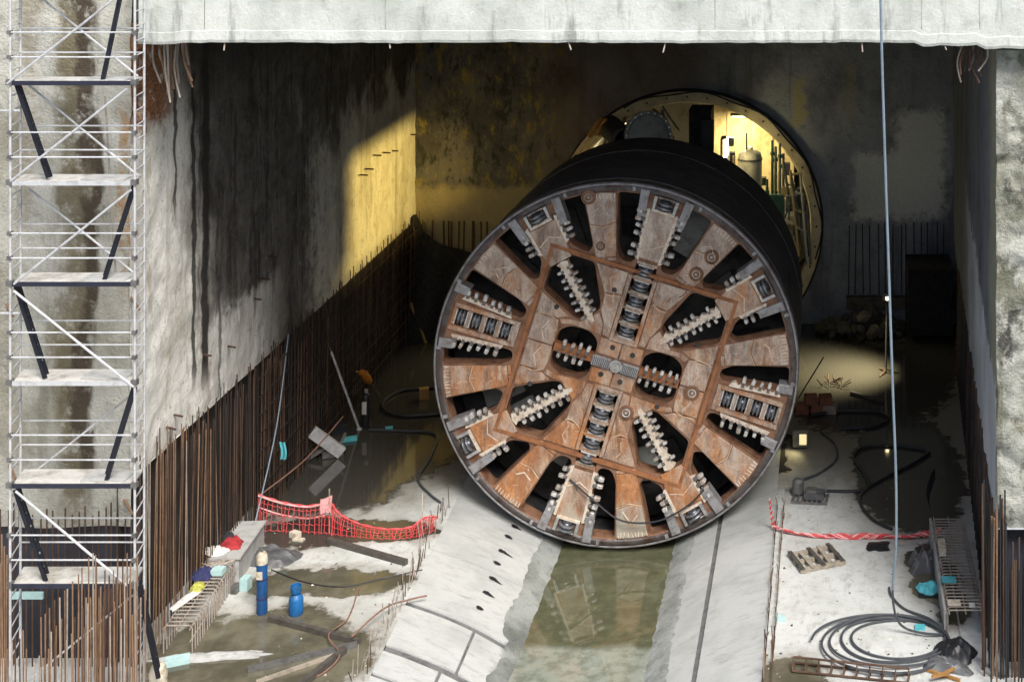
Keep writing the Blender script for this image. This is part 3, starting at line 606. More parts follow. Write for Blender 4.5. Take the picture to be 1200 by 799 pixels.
for k in range(15):                                                     # torn bars under the beam ends
    x = (182 + k * 2.6 - VX) / 52.5; p = Vector((x, 30.3 + random.uniform(0, .5), 13.95)); q = p + Vector((random.uniform(-.05, .22), random.uniform(-.1, .15), -random.uniform(0.5, 1.45)))
    m = MB(); m.tube(smooth_path([p, (p + q) / 2 + Vector((random.uniform(-.12, .05), 0, 0)), q], 4), 0.022, 6); part('torn_bar', m, random.choice(['rebar_orange', 'rebar_grey', 'rebar_grey']), bmr, True)
for k in range(13):
    x = (1122 + k * 2.9 - VX) / 52.5; p = Vector((x, 30.0 + random.uniform(0, .5), 13.9)); q = p + Vector((random.uniform(-.25, .2), random.uniform(-.1, .15), -random.uniform(0.4, 1.05)))
    m = MB(); m.tube(smooth_path([p, (p + q) / 2 + Vector((random.uniform(-.12, .12), 0, 0)), q], 4), 0.02, 6); part('torn_bar', m, random.choice(['rebar_rust', 'rebar_grey']), bmr, True)
for px in (262, 455, 665, 1105, 1010, 780):
    x = (px - VX) / 54; rod('torn_bar', (x, 29.7, 14.0), (x + random.uniform(-.1, .1), 29.6, 13.98 - random.uniform(0.12, 0.22)), 0.016, 'rebar_grey', bmr, 6)

# ------------------------------------------------------------------ rebar curtains
random.seed(3)
rc = thing('rebar_curtain', 'long row of rusty vertical bars against the left chamber wall', 'rebar', (XL(40) + .25, 40, 0))
y = 30.7; i = 0
while y < YB - 0.2:
    for lay in (0, 1):
        yy = y + random.uniform(-.05, .05); x = XL(yy) + 0.12 + 0.20 * lay; h = 4.35 + random.uniform(-.28, .2) - (0.25 if lay else 0) + (0.25 if y < 33 else 0)
        rod('vertical_bar', (x, yy, -0.05), (x + random.uniform(-.05, .10), yy + random.uniform(-.12, .12), h), random.uniform(.011, .015) if y < 38 else 0.016, random.choice(['rebar_rust', 'rebar_orange', 'rebar_rust', 'rebar_grey', 'rebar_orange'] if y < 33.0 else ['rebar_rust', 'rebar_dark', 'rebar_orange', 'rebar_dark'] if y < 35 else ['rebar_rust', 'rebar_dark', 'rebar_dark']), rc, 6)  # darker materials deeper in: chamber shade put into the bar colour
    y += 0.155 if y < 42 else 0.22
for z in (0.5, 1.0, 1.5, 2.0, 2.5, 3.0, 3.5, 4.0):
    rod('horizontal_bar', (XL(37) + 0.38, 37, z), (XL(YB) + 0.38, YB - 0.1, z), 0.016, 'rebar_dark', rc, 6)
rc2 = thing('rebar_curtain', 'dark vertical bars below the concrete pier at the right edge', 'rebar', (4.2, 30, 0))
for i in range(84):
    x = 3.42 + i * 0.03 + random.uniform(-.03, .03); yy = random.choice([29.6, 30.0, 30.35]) + random.uniform(-.08, .08); h = random.uniform(2.3, 3.2) if x > 3.95 else random.uniform(3.4, 4.2)
    if x > 3.7: yy = min(yy, 30.0)
    rod('vertical_bar', (x, yy, -0.05), (x + random.uniform(-.04, .04), yy, h), 0.02, random.choice(['rebar_rust', 'black_rubber', 'black_rubber', 'rebar_rust', 'black_rubber', 'rebar_orange']), rc2, 6)
for i in range(70):
    yy = 30.8 + i * 0.26; rod('vertical_bar', (XR(yy) + 0.02 - (.12 if i % 2 else 0), yy, -0.05), (XR(yy) - 0.02, yy, 3.3 + random.uniform(-.1, .35)), 0.022, random.choice(['rebar_rust', 'black_rubber', 'rebar_rust']), rc2, 6)
rc3 = thing('rebar_curtain', 'rusty starter bars of rising height in front of the scaffold foot', 'rebar', (-15.5, 27.2, 0))
tops = [(48, 723), (53, 719), (58, 712), (64, 703), (70, 700), (76, 692), (79, 690), (85, 681), (92, 673), (96, 665), (104, 653), (109, 648), (113, 660), (118, 687), (123, 668), (128, 674), (133, 668), (138, 655), (144, 655), (149, 648), (153, 660), (158, 668), (161, 652), (60, 740), (66, 733), (72, 725), (88, 723), (92, 718), (97, 712), (103, 707), (106, 700), (111, 690), (116, 700), (122, 694), (127, 684), (131, 690), (136, 676), (141, 682), (146, 672), (152, 680), (157, 690), (14, 752), (18, 745), (23, 748), (27, 738), (31, 760), (9, 760), (5, 640), (2, 626), (8, 650), (1, 660), (40, 775), (46, 768), (52, 772), (57, 760), (112, 530 + 120), (101, 700), (120, 710), (134, 705), (148, 700), (165, 700), (170, 690), (163, 720), (155, 720), (142, 725), (129, 722), (115, 730), (99, 735), (84, 742), (77, 750)]
for (px, py) in tops:
    yy = random.uniform(26.7, 27.4); q = P(px, py, yy); rod('vertical_bar', (q.x + random.uniform(-.03, .03), yy, -0.05), (q.x, yy, q.z), 0.0145, random.choice(['rebar_orange', 'rebar_rust', 'rebar_orange', 'rebar_grey']), rc3, 6)
rc4 = thing('starter_bars', 'short thin starter bars along the edge of the left cradle slope', 'rebar', (EL(34), 34, 0))
for i in range(64):
    yy = 29.6 + i * 0.135; h = random.uniform(0.15, 0.55) if i % 3 else random.uniform(.4, .8); x = EL(yy) - random.choice([0.1, 0.28])
    rod('bar', (x, yy, -0.02), (x + random.uniform(-.12, .12), yy + random.uniform(-.12, .12), h), 0.011, random.choice(['rebar_grey', 'rebar_rust', 'rebar_grey']), rc4, 5)
rc5 = thing('starter_bars', 'short rusty starter bars along the edge of the right cradle slope', 'rebar', (XRS, 34, 0))
for i in range(56):
    yy = 29.8 + i * 0.16; h = random.uniform(0.1, 0.4); x = XRS + random.choice([0.05, 0.22])
    if yy < 31: h += 0.35
    rod('bar', (x, yy, -0.02), (x + random.uniform(-.06, .06), yy + random.uniform(-.12, .12), h), 0.012, random.choice(['rebar_grey', 'rebar_rust', 'rebar_orange']), rc5, 5)
for x in (XRS + 0.05, XRS + 0.22, XRS + 0.05):
    rod('edge_bar', (x, 29.5, 0.1), (x, 38.0, 0.12), 0.012, 'rebar_rust', rc5, 5)

# ------------------------------------------------------------------ tunnel boring machine
E1 = Vector((math.cos(TA), 0, -math.sin(TA))); E2 = Vector((math.sin(TA), 0, math.cos(TA)))
def L(a, b, d=0.0): return TC + (E1 * a + E2 * b) / TS + Vector((0, -d, 0))     # face plane, pixels of the face; d towards the viewer (m)
def pol(r, deg): return (r * math.sin(R(deg)), r * math.cos(R(deg)))
tbm = thing('boring_machine', 'huge round rusty tunnel boring machine with spoked cutter head and black shield', 'boring machine', (TC.x, TC.y + 3.4, TZ))
AX = Matrix.Translation(TC) @ Matrix.Rotation(R(90), 4, 'X')                    # local z -> towards the camera
YS = 44.9 - TC.y
m = MB(); m.lathe([(TR - 0.02, -0.25), (TR - 0.0, -0.5), (TR, -YS), (TR - 0.12, -YS), (TR - 0.12, -1.5)], AX, 128)
shield = part('shield', m, 'shield_skin', tbm, True)
for dd in (0.62, 4.6):
    m = MB(); m.lathe([(TR - 0.01, -dd + 0.03), (TR + 0.028, -dd + 0.02), (TR + 0.028, -dd - 0.02), (TR - 0.01, -dd - 0.03)], AX, 128); part('weld_band', m, 'shield_skin', shield, True)
for k in range(14):                                                            # lifting lugs and seams along the shield
    a = R(20 + k * 24); d0 = random.choice([1.4, 2.8]); pts_ = [AX @ Vector(((TR + .022) * math.cos(a), (TR + .022) * math.sin(a), -d)) for d in (d0, d0 + 1.7)]; m = MB(); m.tube(pts_, 0.02, 5); part('seam', m, 'shield_skin', shield)
m = MB(); m.lathe([(0.0, -1.62), (TR - 0.1, -1.6)], AX, 64); part('bulkhead', m, 'deep_steel', shield)
m = MB(); m.lathe([(0.0, -YS + 0.4), (TR - 0.1, -YS + 0.4)], AX, 64); part('rear_bulkhead', m, 'black_void', shield)
m = MB(); m.lathe([(1.35, -1.6), (1.35, -0.5)], AX, 32); part('drive_hub', m, 'deep_steel', shield, True)
random.seed(5)
for k in range(26):                                                            # grey lining plates glimpsed through the openings
    a = k * 360 / 26; r0 = 128 + random.uniform(-8, 8); r1 = r0 + random.uniform(30, 62); w = random.uniform(4, 6.5)
    q = [L(*pol(r0, a - w), -1.45), L(*pol(r1, a - w), -1.45), L(*pol(r1, a + w), -1.45), L(*pol(r0, a + w), -1.45)]
    m = MB(); m.prism([p + Vector((0, 0.12, 0)) for p in q], q); part('chamber_plate', m, random.choice(['panel_steel', 'deep_steel', 'deep_steel', 'black_void']), shield)

# face plate with its openings
mains = (0, 90, 180, 270); diags = (45, 135, 225, 315)
HALF = {0: 6.6, 180: 6.6, 90: 8.4, 270: 8.4, 45: 7.0, 135: 7.0, 225: 7.0, 315: 7.0}
holes = []
for A in mains:
    for sg in (-1, 1):
        h = HALF[A]; q = [pol(203.5, A + sg * h), pol(203.5, A + sg * 16.6), pol(136, A + sg * 16.9), pol(123, A + sg * 14.5), pol(122, A + sg * (h + 2)), pol(128, A + sg * (h + 0.3))]
        holes.append(rounded(q, 6))
for A in diags:
    for sg in (-1, 1):
        q = [pol(203.5, A + sg * 7.0), pol(203.5, A + sg * 16.8), pol(143, A + sg * 17.0), pol(136, A + sg * 14.0), pol(150, A + sg * 7.8), pol(160, A + sg * 7.2)]
        holes.append(rounded(q, 4))
for sa, sb in ((1, 1), (1, -1), (-1, 1), (-1, -1)):
    holes.append(rounded([(sa * a, sb * b) for a, b in ((38, 56), (56, 38), (64, 39), (108, 60), (108, 90), (90, 108), (60, 108), (39, 64))], 5))
for sa in (1, -1): holes.append(rounded([(sa * 52 + a, b) for a, b in ((-24, -20), (-12, -29), (12, -29), (24, -20), (24, 20), (12, 29), (-12, 29), (-24, 20))], 9))
for sb in (1, -1): holes.append([(-12.5, sb * 31), (12.5, sb * 31), (12.5, sb * 124), (-12.5, sb * 124)])
for sa in (1, -1): holes.append([(sa * 126, -10.5), (sa * 199, -10.5), (sa * 199, 10.5), (sa * 126, 10.5)])
mb = fill2d([[(x / TS, y / TS) for x, y in circ(0, 0, 206.5, 128)]], [[(x / TS, y / TS) for x, y in h] for h in holes], 0.5, 0.012)
mb.v = [tuple(L(x * TS, y * TS, z - 0.25)) for x, y, z in mb.v]
face = part('face_plate', mb, 'face_dark', tbm)

def flat(name, poly, d0, d1, mat, parent=None, inset=0.0, bev=1.0):                 # little plate on the face, edges chamfered
    poly = list(poly); n_ = len(poly); cx = sum(p[0] for p in poly) / n_; cy = sum(p[1] for p in poly) / n_
    def ins(k):
        out = []
        for (x, y) in poly:
            Lq = math.hypot(x - cx, y - cy) or 1; out.append((x + (cx - x) / Lq * k, y + (cy - y) / Lq * k))
        return out
    A, B, C_ = [L(x, y, d0) for x, y in ins(inset)], [L(x, y, d1 - 0.008) for x, y in ins(inset)], [L(x, y, d1) for x, y in ins(inset + bev)]
    m = MB(); m.add(A + B + C_, [tuple(range(n_))[::-1], tuple(range(2 * n_, 3 * n_))] + [(i, (i + 1) % n_, n_ + (i + 1) % n_, n_ + i) for i in range(n_)] + [(n_ + i, n_ + (i + 1) % n_, 2 * n_ + (i + 1) % n_, 2 * n_ + i) for i in range(n_)])
    return part(name, m, mat, parent or face)
def bead(pts, w=1.1, d=0.055, mat='weld', parent=None):
    m = MB(); m.tube([L(a, b, d) for a, b in pts], w / TS / 2 * 1.25, 5); return part('weld_bead', m, mat, parent or face)
random.seed(11)
# spoke plates between the arms
for k in range(8):
    A = 22.5 + 45 * k; h = 5.2; cut = 163 + random.uniform(-5, 5); r0 = 128
    kk = random.choice([-1, 1]) * 5
    flat('wear_plate', [pol(cut + 1.5, A - h), pol(202, A - h), pol(203, A), pol(202, A + h), pol(cut + 1.5, A + h), pol(cut + kk + 1.5, A)], -0.01, 0.035, 'face_steel')
    flat('wear_plate', [pol(r0, A - h), pol(cut - 1, A - h), pol(cut + kk - 1, A), pol(cut - 1, A + h), pol(r0, A + h)], -0.01, 0.035, 'face_steel')
    for sg in (-1, 1): flat('wear_plate', [pol(122.5, A + sg * .3), pol(127, A + sg * .3), pol(127, A + sg * 5.4), pol(123.5, A + sg * 5.4)], -0.01, 0.03, 'face_steel')
    bead([pol(cut, A - h), pol(cut + kk, A), pol(cut, A + h)], 1.2, 0.03)
    c2 = cut + random.uniform(10, 20); sk_ = random.choice([1, -1, .3])
    if k not in (2, 5): bead([pol(c2 - 3, A - h * .55), pol(c2 + 6 * sk_, A + h * random.uniform(-.3, .3)), pol(c2 - 1 - random.uniform(-6, 8), A + h * random.uniform(.4, .75))], 1.3, 0.042, 'hardfacing')
    m = MB()
    for j in range(9):
        a0 = A - 4.8 + j * 1.2; m.tube([L(*pol(196, a0), 0.036), L(*pol(202, a0 + random.uniform(-.5, .5)), 0.036)], 0.014, 5)
    part('hardfacing', m, 'hardfacing', face)
# inner plates
def mir(poly, sa, sb): return [(sa * a, sb * b) for a, b in poly]
for sa in (1, -1):
    for sb in (1, -1):
        flat('wear_plate', mir([(18, 29), (26, 30), (28, 42), (36, 57), (37, 76), (18, 80)], sa, sb), -0.01, 0.03, 'face_steel')
        flat('wear_plate', mir([(18, 81.5), (38, 78), (57, 108), (18, 108)], sa, sb), -0.01, 0.03, 'face_steel')
        flat('wear_plate', mir([(78, 1), (108, 1), (108, 32), (80, 31), (78, 20)], sa, sb), -0.01, 0.03, 'face_steel')
        flat('wear_plate', mir([(28, 29), (40, 30), (64, 31), (76, 28), (79, 33), (66, 36), (56, 36), (37, 53), (29, 41)], sa, sb), -0.01, 0.028, 'face_steel')
        flat('wear_plate', mir([(81, 33.5), (108, 34), (108, 57), (70, 39)], sa, sb), -0.01, 0.03, 'face_steel')
        flat('wear_plate', mir([(1, 8), (26, 8), (26, 26), (1, 26)], sa, sb), -0.01, 0.025, 'face_steel')
        bead([(sa * 20, sb * 81), (sa * 30, sb * 76), (sa * 38, sb * 77)], 1.1, 0.03); bead([(sa * 83, sb * 31), (sa * 92, sb * 34), (sa * 106, sb * 33)], 1.1, 0.03)
        bead([(sa * 32, sb * 84), (sa * 36, sb * 96), (sa * 30, sb * 105)], 1.1, 0.035); bead([(sa * 90, sb * 4), (sa * 96, sb * 16), (sa * 90, sb * 28)], 1.1, 0.035, 'hardfacing')
for k in range(14):
    r_, a_ = random.uniform(62, 190), random.choice([22.5 + 45 * j for j in range(8)]) + random.uniform(-4, 4)
    if 112 < r_ < 128 or r_ > 182: continue
    p0 = pol(r_, a_); dr, da = random.uniform(6, 15), random.uniform(-2.5, 2.5) * 100 / r_; bead([p0, pol(r_ + dr * .5, a_ + da), pol(r_ + dr, a_ + random.uniform(-1, 1))], random.uniform(.7, 1.1), 0.036, random.choice(['weld', 'frame_rust', 'face_dark', 'hardfacing']))
# plates beyond the frame on the main arms
for A in (0, 180):
    flat('wear_plate', [pol(130, A - 6), pol(188, A - 6), pol(188, A + 6), pol(130, A + 6)], -0.01, 0.04, 'face_steel')
    bead([pol(150, A - 5), pol(143, A), pol(152, A + 5)], 1.2, 0.045, 'hardfacing')
for A in diags:
    flat('wear_plate', [pol(161, A - 6.6), pol(186, A - 6.4), pol(186, A + 6.4), pol(161, A + 6.6)], -0.01, 0.04, 'face_steel')
    bead([pol(164, A - 5), pol(170, A), pol(163, A + 5)], 1.1, 0.045, 'hardfacing')
# rusty square frame
for q in ([(-115, 110.5), (115, 110.5), (115, 114.8), (-115, 114.8)], [(-115, -114.8), (115, -114.8), (115, -110.5), (-115, -110.5)], [(110.5, -110), (114.8, -110), (114.8, 110), (110.5, 110)], [(-114.8, -110), (-110.5, -110), (-110.5, 110), (-114.8, 110)]):
    flat('frame_bar', q, -0.01, 0.06, 'frame_rust')
for sa, sb in ((1, 1), (1, -1), (-1, 1), (-1, -1)):
    flat('corner_block', mir([(88, 107), (107, 88), (124, 100), (124, 124), (100, 124)], sa, sb), -0.005, 0.05, 'face_steel')
# hub
flat('hub_bar', [(-29, -6), (-7, -6), (-7, 6), (-29, 6)], -0.01, 0.12, 'gauge_steel'); flat('hub_bar', [(7, -6), (27, -6), (27, 6), (7, 6)], -0.01, 0.12, 'gauge_steel')
m = MB()
for j in range(9): m.tube([L(9 + j * 2, -5.5, 0.122), L(9 + j * 2, 5.5, 0.122)], 0.008, 4); m.tube([L(-9 - j * 2.2, -5.5, 0.122), L(-9 - j * 2.2, 5.5, 0.122)], 0.008, 4)
part('hub_ribs', m, 'deep_steel', face)
def at_face(a, b, d=0.0): return Matrix.Translation(L(a, b, d)) @ Matrix.Rotation(R(90), 4, 'X')
m = MB(); m.lathe([(0, 0.14), (0.11, 0.14), (0.13, 0.11), (0.17, 0.11), (0.18, 0.0)], at_face(0, 0), 20); part('hub_cap', m, 'bare_steel', face, True)
nm = MB(); nm.lathe([(0.0, 0.05), (0.035, 0.05), (0.045, 0.025)], Matrix.Identity(4), 20); nm.lathe([(0.085, 0.02), (0.09, 0.055), (0.115, 0.055), (0.12, 0.02)], Matrix.Identity(4), 20)
nm.cur = 1; nm.lathe([(0.045, 0.025), (0.085, 0.02)], Matrix.Identity(4), 20); nm.lathe([(0.12, 0.02), (0.165, 0.02), (0.17, 0.045), (0.20, 0.04), (0.21, 0.0)], Matrix.Identity(4), 20)
nme = nm.mesh('nozzle', ['tooth_tip', 'face_dark'], True)
def unrot(px, py):
    x, y = px - 722, -(py - 428); c_, s_ = math.cos(TA), math.sin(TA); return (x * c_ - y * s_, x * s_ + y * c_)
for (px, py) in ((690, 231), (834, 301), (816, 321), (811, 460), (734, 483), (704, 288)):
    a, b = unrot(px, py); put('nozzle', nme, face, at_face(a, b, 0.03) @ Matrix.Scale(0.62 if py == 288 else 1.0, 4))
for (a, b) in ((-10, 19), (15, 17), (10, -17), (-14, -15), (-28, 84), (29, -52), (84, 52), (-90, -50), (-87, 45), (60, -32)):
    m = MB(); m.lathe([(0, 0.03), (0.06, 0.03), (0.075, 0.0)], at_face(a, b, 0.025), 12); part('plug', m, 'deep_steel', face, True)

# disc cutters
cm = MB(); cm.lathe([(0.0, -0.155), (0.10, -0.155), (0.15, -0.12), (0.165, -0.085)], Matrix.Identity(4), 24); cm.lathe([(0.165, -0.02), (0.165, 0.02)], Matrix.Identity(4), 24); cm.lathe([(0.165, 0.085), (0.15, 0.12), (0.10, 0.155), (0.0, 0.155)], Matrix.Identity(4), 24)
cm.cur = 1
for z_ in (-0.0525, 0.0525): cm.lathe([(0.165, z_ - 0.0325), (0.215, z_ - 0.02), (0.222, z_), (0.215, z_ + 0.02), (0.165, z_ + 0.0325)], Matrix.Identity(4), 24)
cme = cm.mesh('disc_cutter', ['cutter_steel', 'disc_steel'], True)
def cutter(a, b, deg, d=-0.10, sc=1.0):
    ax = (E1 * math.sin(R(deg)) + E2 * math.cos(R(deg))); M = Matrix.Translation(L(a, b, d)) @ ax.to_track_quat('Z', 'Y').to_matrix().to_4x4() @ Matrix.Scale(sc, 4)
    o = put('disc_cutter', cme, tbm, M); u = (math.sin(R(deg)), math.cos(R(deg))); t_ = (u[1], -u[0])
    for sg in (-1, 1):
        q = [(a + u[0] * (sg * 6.6 + e) * sc + t_[0] * f * 9.5 * sc, b + u[1] * (sg * 6.6 + e) * sc + t_[1] * f * 9.5 * sc) for e, f in ((-.75, -1), (.75, -1), (.75, 1), (-.75, 1))]
        flat('clamp', q, -0.32, 0.05, 'tooth_tip', o, 0, 0.3)
    return o
for sb in (1, -1):
    for k in range(5): cutter(0, sb * (41 + k * 18.3), 0, -0.08)
    for k in range(6): bb = sb * (31.9 + k * 18.3); flat('divider', [(-12.4, bb - 1.7), (12.4, bb - 1.7), (12.4, bb + 1.7), (-12.4, bb + 1.7)], -0.35, 0.03, 'face_steel')
    for q in ([(-17, sb * 27), (17, sb * 27), (17, sb * 31), (-17, sb * 31)], [(-17, sb * 31), (-12.8, sb * 31), (-12.8, sb * 107), (-17, sb * 107)], [(12.8, sb * 31), (17, sb * 31), (17, sb * 107), (12.8, sb * 107)]):
        flat('cutter_frame', q, -0.01, 0.065, 'face_steel')
for sa in (1, -1):
    for k in range(4): cutter(sa * (136 + k * 18), 0, 90, -0.08)
    for k in range(5): aa = sa * (127 + k * 18); flat('divider', [(aa - 1.5, -10.4), (aa + 1.5, -10.4), (aa + 1.5, 10.4), (aa - 1.5, 10.4)], -0.35, 0.03, 'face_steel')
    for q in ([(sa * 121, -15), (sa * 125.6, -15), (sa * 125.6, 15), (sa * 121, 15)], [(sa * 126, -15), (sa * 201, -16), (sa * 201, -11), (sa * 126, -10.8)], [(sa * 126, 10.8), (sa * 201, 11), (sa * 201, 16), (sa * 126, 15)]):
        flat('cutter_frame', q, -0.01, 0.065, 'face_steel')
for A in (0, 45, 135, 180, 225, 315):
    a, b = pol(196, A); cutter(a, b, A, 0.06, 1.05)
    for sg in (-1, 1): flat('cutter_frame', [pol(188, A + sg * 3.2), pol(204, A + sg * 3.1), pol(204, A + sg * 4.2), pol(188, A + sg * 4.3)], -0.01, 0.12, 'bare_steel')
    flat('cutter_frame', [pol(186.5, A - 4.3), pol(189.5, A - 4.3), pol(189.5, A + 4.3), pol(186.5, A + 4.3)], -0.01, 0.10, 'hardfacing')

# rim
m = MB(); m.lathe([(204 / TS, -0.30), (204 / TS, 0.0), (206 / TS, 0.03), (210.5 / TS, 0.015), (TR + 0.03, -0.06), (TR + 0.03, -0.45), (TR - 0.1, -0.5)], AX, 128); rim = part('rim', m, 'rim_steel', tbm, True)
m = MB(); m.lathe([(211.4 / TS, 0.03), (211.8 / TS, 0.045), (TR + 0.005, 0.04), (TR + 0.04, -0.01), (TR + 0.04, -0.03)], AX, 128); part('rim_edge', m, 'gauge_steel', rim, True)
for k in range(16):
    a = 11.25 + k * 22.5; flat('rim_block', [pol(205.5, a - .5), pol(211, a - .5), pol(211, a + .5), pol(205.5, a + .5)], 0.0, 0.075, 'gauge_steel', rim, 0, 0.3)
for A in mains + diags:                                                        # gauge blocks at the arm ends
    for sg in (-1, 1):
        h = HALF[A] + 0.4; r0 = 178 if A not in (90, 270) else 192
        flat('gauge_block', [pol(r0, A + sg * (h - 0.9)), pol(209, A + sg * (h - 0.9)), pol(209, A + sg * (h + 2.0)), pol(r0, A + sg * (h + 2.2))], -0.3, 0.10, 'gauge_steel', rim, 0, 1.2)

# teeth
tm = MB(); tw, tl, td = 0.054, 0.225, 0.075
def oct_(w, d_, c): return [(-w, -d_ + c), (-w + c, -d_), (w - c, -d_), (w, -d_ + c), (w, d_ - c), (w - c, d_), (-w + c, d_), (-w, d_ - c)]
prev = None
for x, k in ((-0.05, 0.9), (0.07, 0.95), (0.085, 1.05), (tl - 0.05, 1.0), (tl - 0.012, 0.86), (tl, 0.62)):
    ring = [Vector((x, a * k, b * k)) for a, b in oct_(tw, td, 0.014)]
    if prev is not None:
        tm.cur = 0 if x < 0.08 else 1
        tm.add(prev + ring, [(i, (i + 1) % 8, 8 + (i + 1) % 8, 8 + i) for i in range(8)])
    prev = ring
tm.cur = 1; tm.add(prev, [tuple(range(8))])
tme = tm.mesh('tooth', ['tooth_base', 'tooth_tip'], True)
def tooth(a, b, dx, dy, parent, d=0.03, sc=1.0):
    if random.random() < 0.05: return
    X = (E1 * dx + E2 * dy).normalized(); Z = Vector((0, -1, 0)); Y = Z.cross(X)
    M = Matrix(((X.x, Y.x, Z.x, 0), (X.y, Y.y, Z.y, 0), (X.z, Y.z, Z.z, 0), (0, 0, 0, 1)))
    put('tooth', tme, parent, Matrix.Translation(L(a, b, d)) @ M @ Matrix.Rotation(random.uniform(-.16, .16), 4, 'Z') @ Matrix.Diagonal((sc * random.uniform(0.72, 1.12), sc * random.uniform(0.85, 1.1), sc * random.uniform(.85, 1.1), 1)))
random.seed(13)
def edge_scraper(A, sg, rs, w0, w1, tilt):
    u = (math.sin(R(A)), math.cos(R(A))); t_ = (u[1], -u[0])
    def pt(r, w): return (u[0] * r + t_[0] * sg * w, u[1] * r + t_[1] * sg * w)
    def wd(r): return w0 + (w1 - w0) * (r - 125) / 65
    r0, r1 = rs[0] - 6, rs[-1] + 6
    out = [pt(r0, wd(r0) - 4), pt(r1, wd(r1) - 4)]
    for r in reversed(rs): out += [pt(r + 4.5, wd(r) - 0.5), pt(r, wd(r) + 3), pt(r - 4.5, wd(r) - 0.5)]
    m = MB(); m.prism([L(x, y, -0.12) for x, y in out], [L(x, y, 0.05) for x, y in out]); o = part('scraper_bar', m, 'hardfacing', tbm)
    for r in rs:
        x, y = pt(r, wd(r) + 1.0); dx, dy = t_[0] * sg + u[0] * tilt, t_[1] * sg + u[1] * tilt; tooth(x, y, dx, dy, o)
for A in (0, 180):
    for sg in (-1, 1): edge_scraper(A, sg, [132, 141, 156, 165, 174, 182], 15.5, 20, 0.05 if sg > 0 else 0.0)
for A in (90, 270):
    for sg in (-1, 1): edge_scraper(A, sg, [139, 149, 159, 169, 179, 189], 19.5, 25, 0.08)
for A in diags:
    for sg in (-1, 1): edge_scraper(A, sg, [160, 168, 176, 184], 18.5, 21, -0.05)
for A in diags:                                                                # double combs inside the diagonal openings
    u = (math.sin(R(A)), math.cos(R(A))); t_ = (u[1], -u[0]); rs = [68 + k * 9.6 for k in range(7)]
    def pt(r, w): return (u[0] * r + t_[0] * w, u[1] * r + t_[1] * w)
    left, right = [], []
    for r in rs: left += [pt(r - 4.2, -3.2), pt(r, -6.2)]; right += [pt(r - 4.2 + 2, 3.2), pt(r + 2, 6.2)]
    out = left + [pt(rs[-1] + 6, -3.5), pt(rs[-1] + 10, -7), pt(rs[-1] + 12, 0), pt(rs[-1] + 10, 7)] + right[::-1] + [pt(rs[0] - 10, 2), pt(rs[0] - 10, -2)]
    m = MB(); m.prism([L(x, y, -0.18) for x, y in out], [L(x, y, 0.04) for x, y in out]); o = part('scraper_bar', m, 'hardfacing', tbm)
    for r in rs:
        x, y = pt(r, -4); tooth(x, y, -t_[0], -t_[1], o, 0.02, 0.82); x, y = pt(r + 2, 4); tooth(x, y, t_[0], t_[1], o, 0.02, 0.82)
for sa, nt in ((-1, 4), (1, 5)):
    cx = sa * 52; xs_ = [cx + (k - (nt - 1) / 2) * 9.2 for k in range(nt)]
    out = [(cx - 26, -5), (cx + 26, -5), (cx + 26, 5), (cx - 26, 5)]
    m = MB(); m.prism([L(x, y, -0.2) for x, y in out], [L(x, y, 0.0) for x, y in out]); o = part('scraper_bar', m, 'frame_rust', tbm)
    for x in xs_: tooth(x + 1.5, 3.5, 0.0, 1, o, 0.03, 0.95); tooth(x - 2, -3.5, -0.05, -1, o, 0.03, 0.95)
m = MB(); m.tube(smooth_path([L(*unrot(668, 560), 0.08), L(*unrot(700, 585), 0.2), L(*unrot(730, 605), 0.25), L(*unrot(770, 606), 0.25), L(*unrot(805, 590), 0.2), L(*unrot(825, 572), 0.1)], 6), 0.025, 6); part('dangling_hose', m, 'black_rubber', tbm, True)

# ------------------------------------------------------------------ machinery seen through the opening
def warm_light(name, loc, target, power, size, kind='SPOT', ang=100, blend=0.15, color=(1, 0.80, 0.42), parent=None):
    ld = bpy.data.lights.new(name, kind); lo = bpy.data.objects.new(name, ld); col.objects.link(lo); ld.energy = power; ld.color = color
    if kind == 'SPOT': ld.spot_size = R(ang); ld.spot_blend = blend; ld.shadow_soft_size = size
    elif kind == 'AREA': ld.size = size
    else: ld.shadow_soft_size = size
    M = Matrix.Translation(loc) @ (Vector(target) - Vector(loc)).to_track_quat('-Z', 'Y').to_matrix().to_4x4(); lo.matrix_basis = M; WM[lo.name] = M; attach(lo, parent); return lo
YG = 51.8; FLOOD = 1800
g = thing('gantry_platform', 'steel working platform inside the round opening behind the shield', 'platform', (-5, 53, 4.0))
m = MB(); m.box((-9.3, 48.5, 4.2), (-1.3, 64, 4.35)); part('deck', m, 'deep_steel', g)
for x in (-8.5, -2.2):
    for y in (49.5, 53.0): rod('post', (x, y, -1.4 if y < 53 else 0.0), (x, y, 4.2), 0.12, 'deep_steel', g)
a, b = P(858, 150, 56), P(922, 280, 56)
cab = thing('control_cabin', 'cream painted cabin wall glowing inside the round opening', 'cabin', ((a.x + b.x) / 2, 56.5, 4.35))
m = MB(); m.box((-5.3, 56.2, 4.36), (-1.4, 58, 8.6)); part('wall_panel', m, 'cream_paint', cab)
for x in (-4.1, -3.2, -2.3): m = MB(); m.box((x - .03, 56.12, 4.4), (x + .03, 56.19, 8.5)); part('rib', m, 'cream_paint', cab)
m = MB(); m.box((-5.3, 56.0, 8.62), (-1.4, 58, 8.8)); part('roof_edge', m, 'green_pipe', cab)
q = P(879, 200, YG + 1.2); tk = thing('pressure_tank', 'pale upright pressure tank with domed top in the opening', 'tank', (q.x, q.y, 4.35))
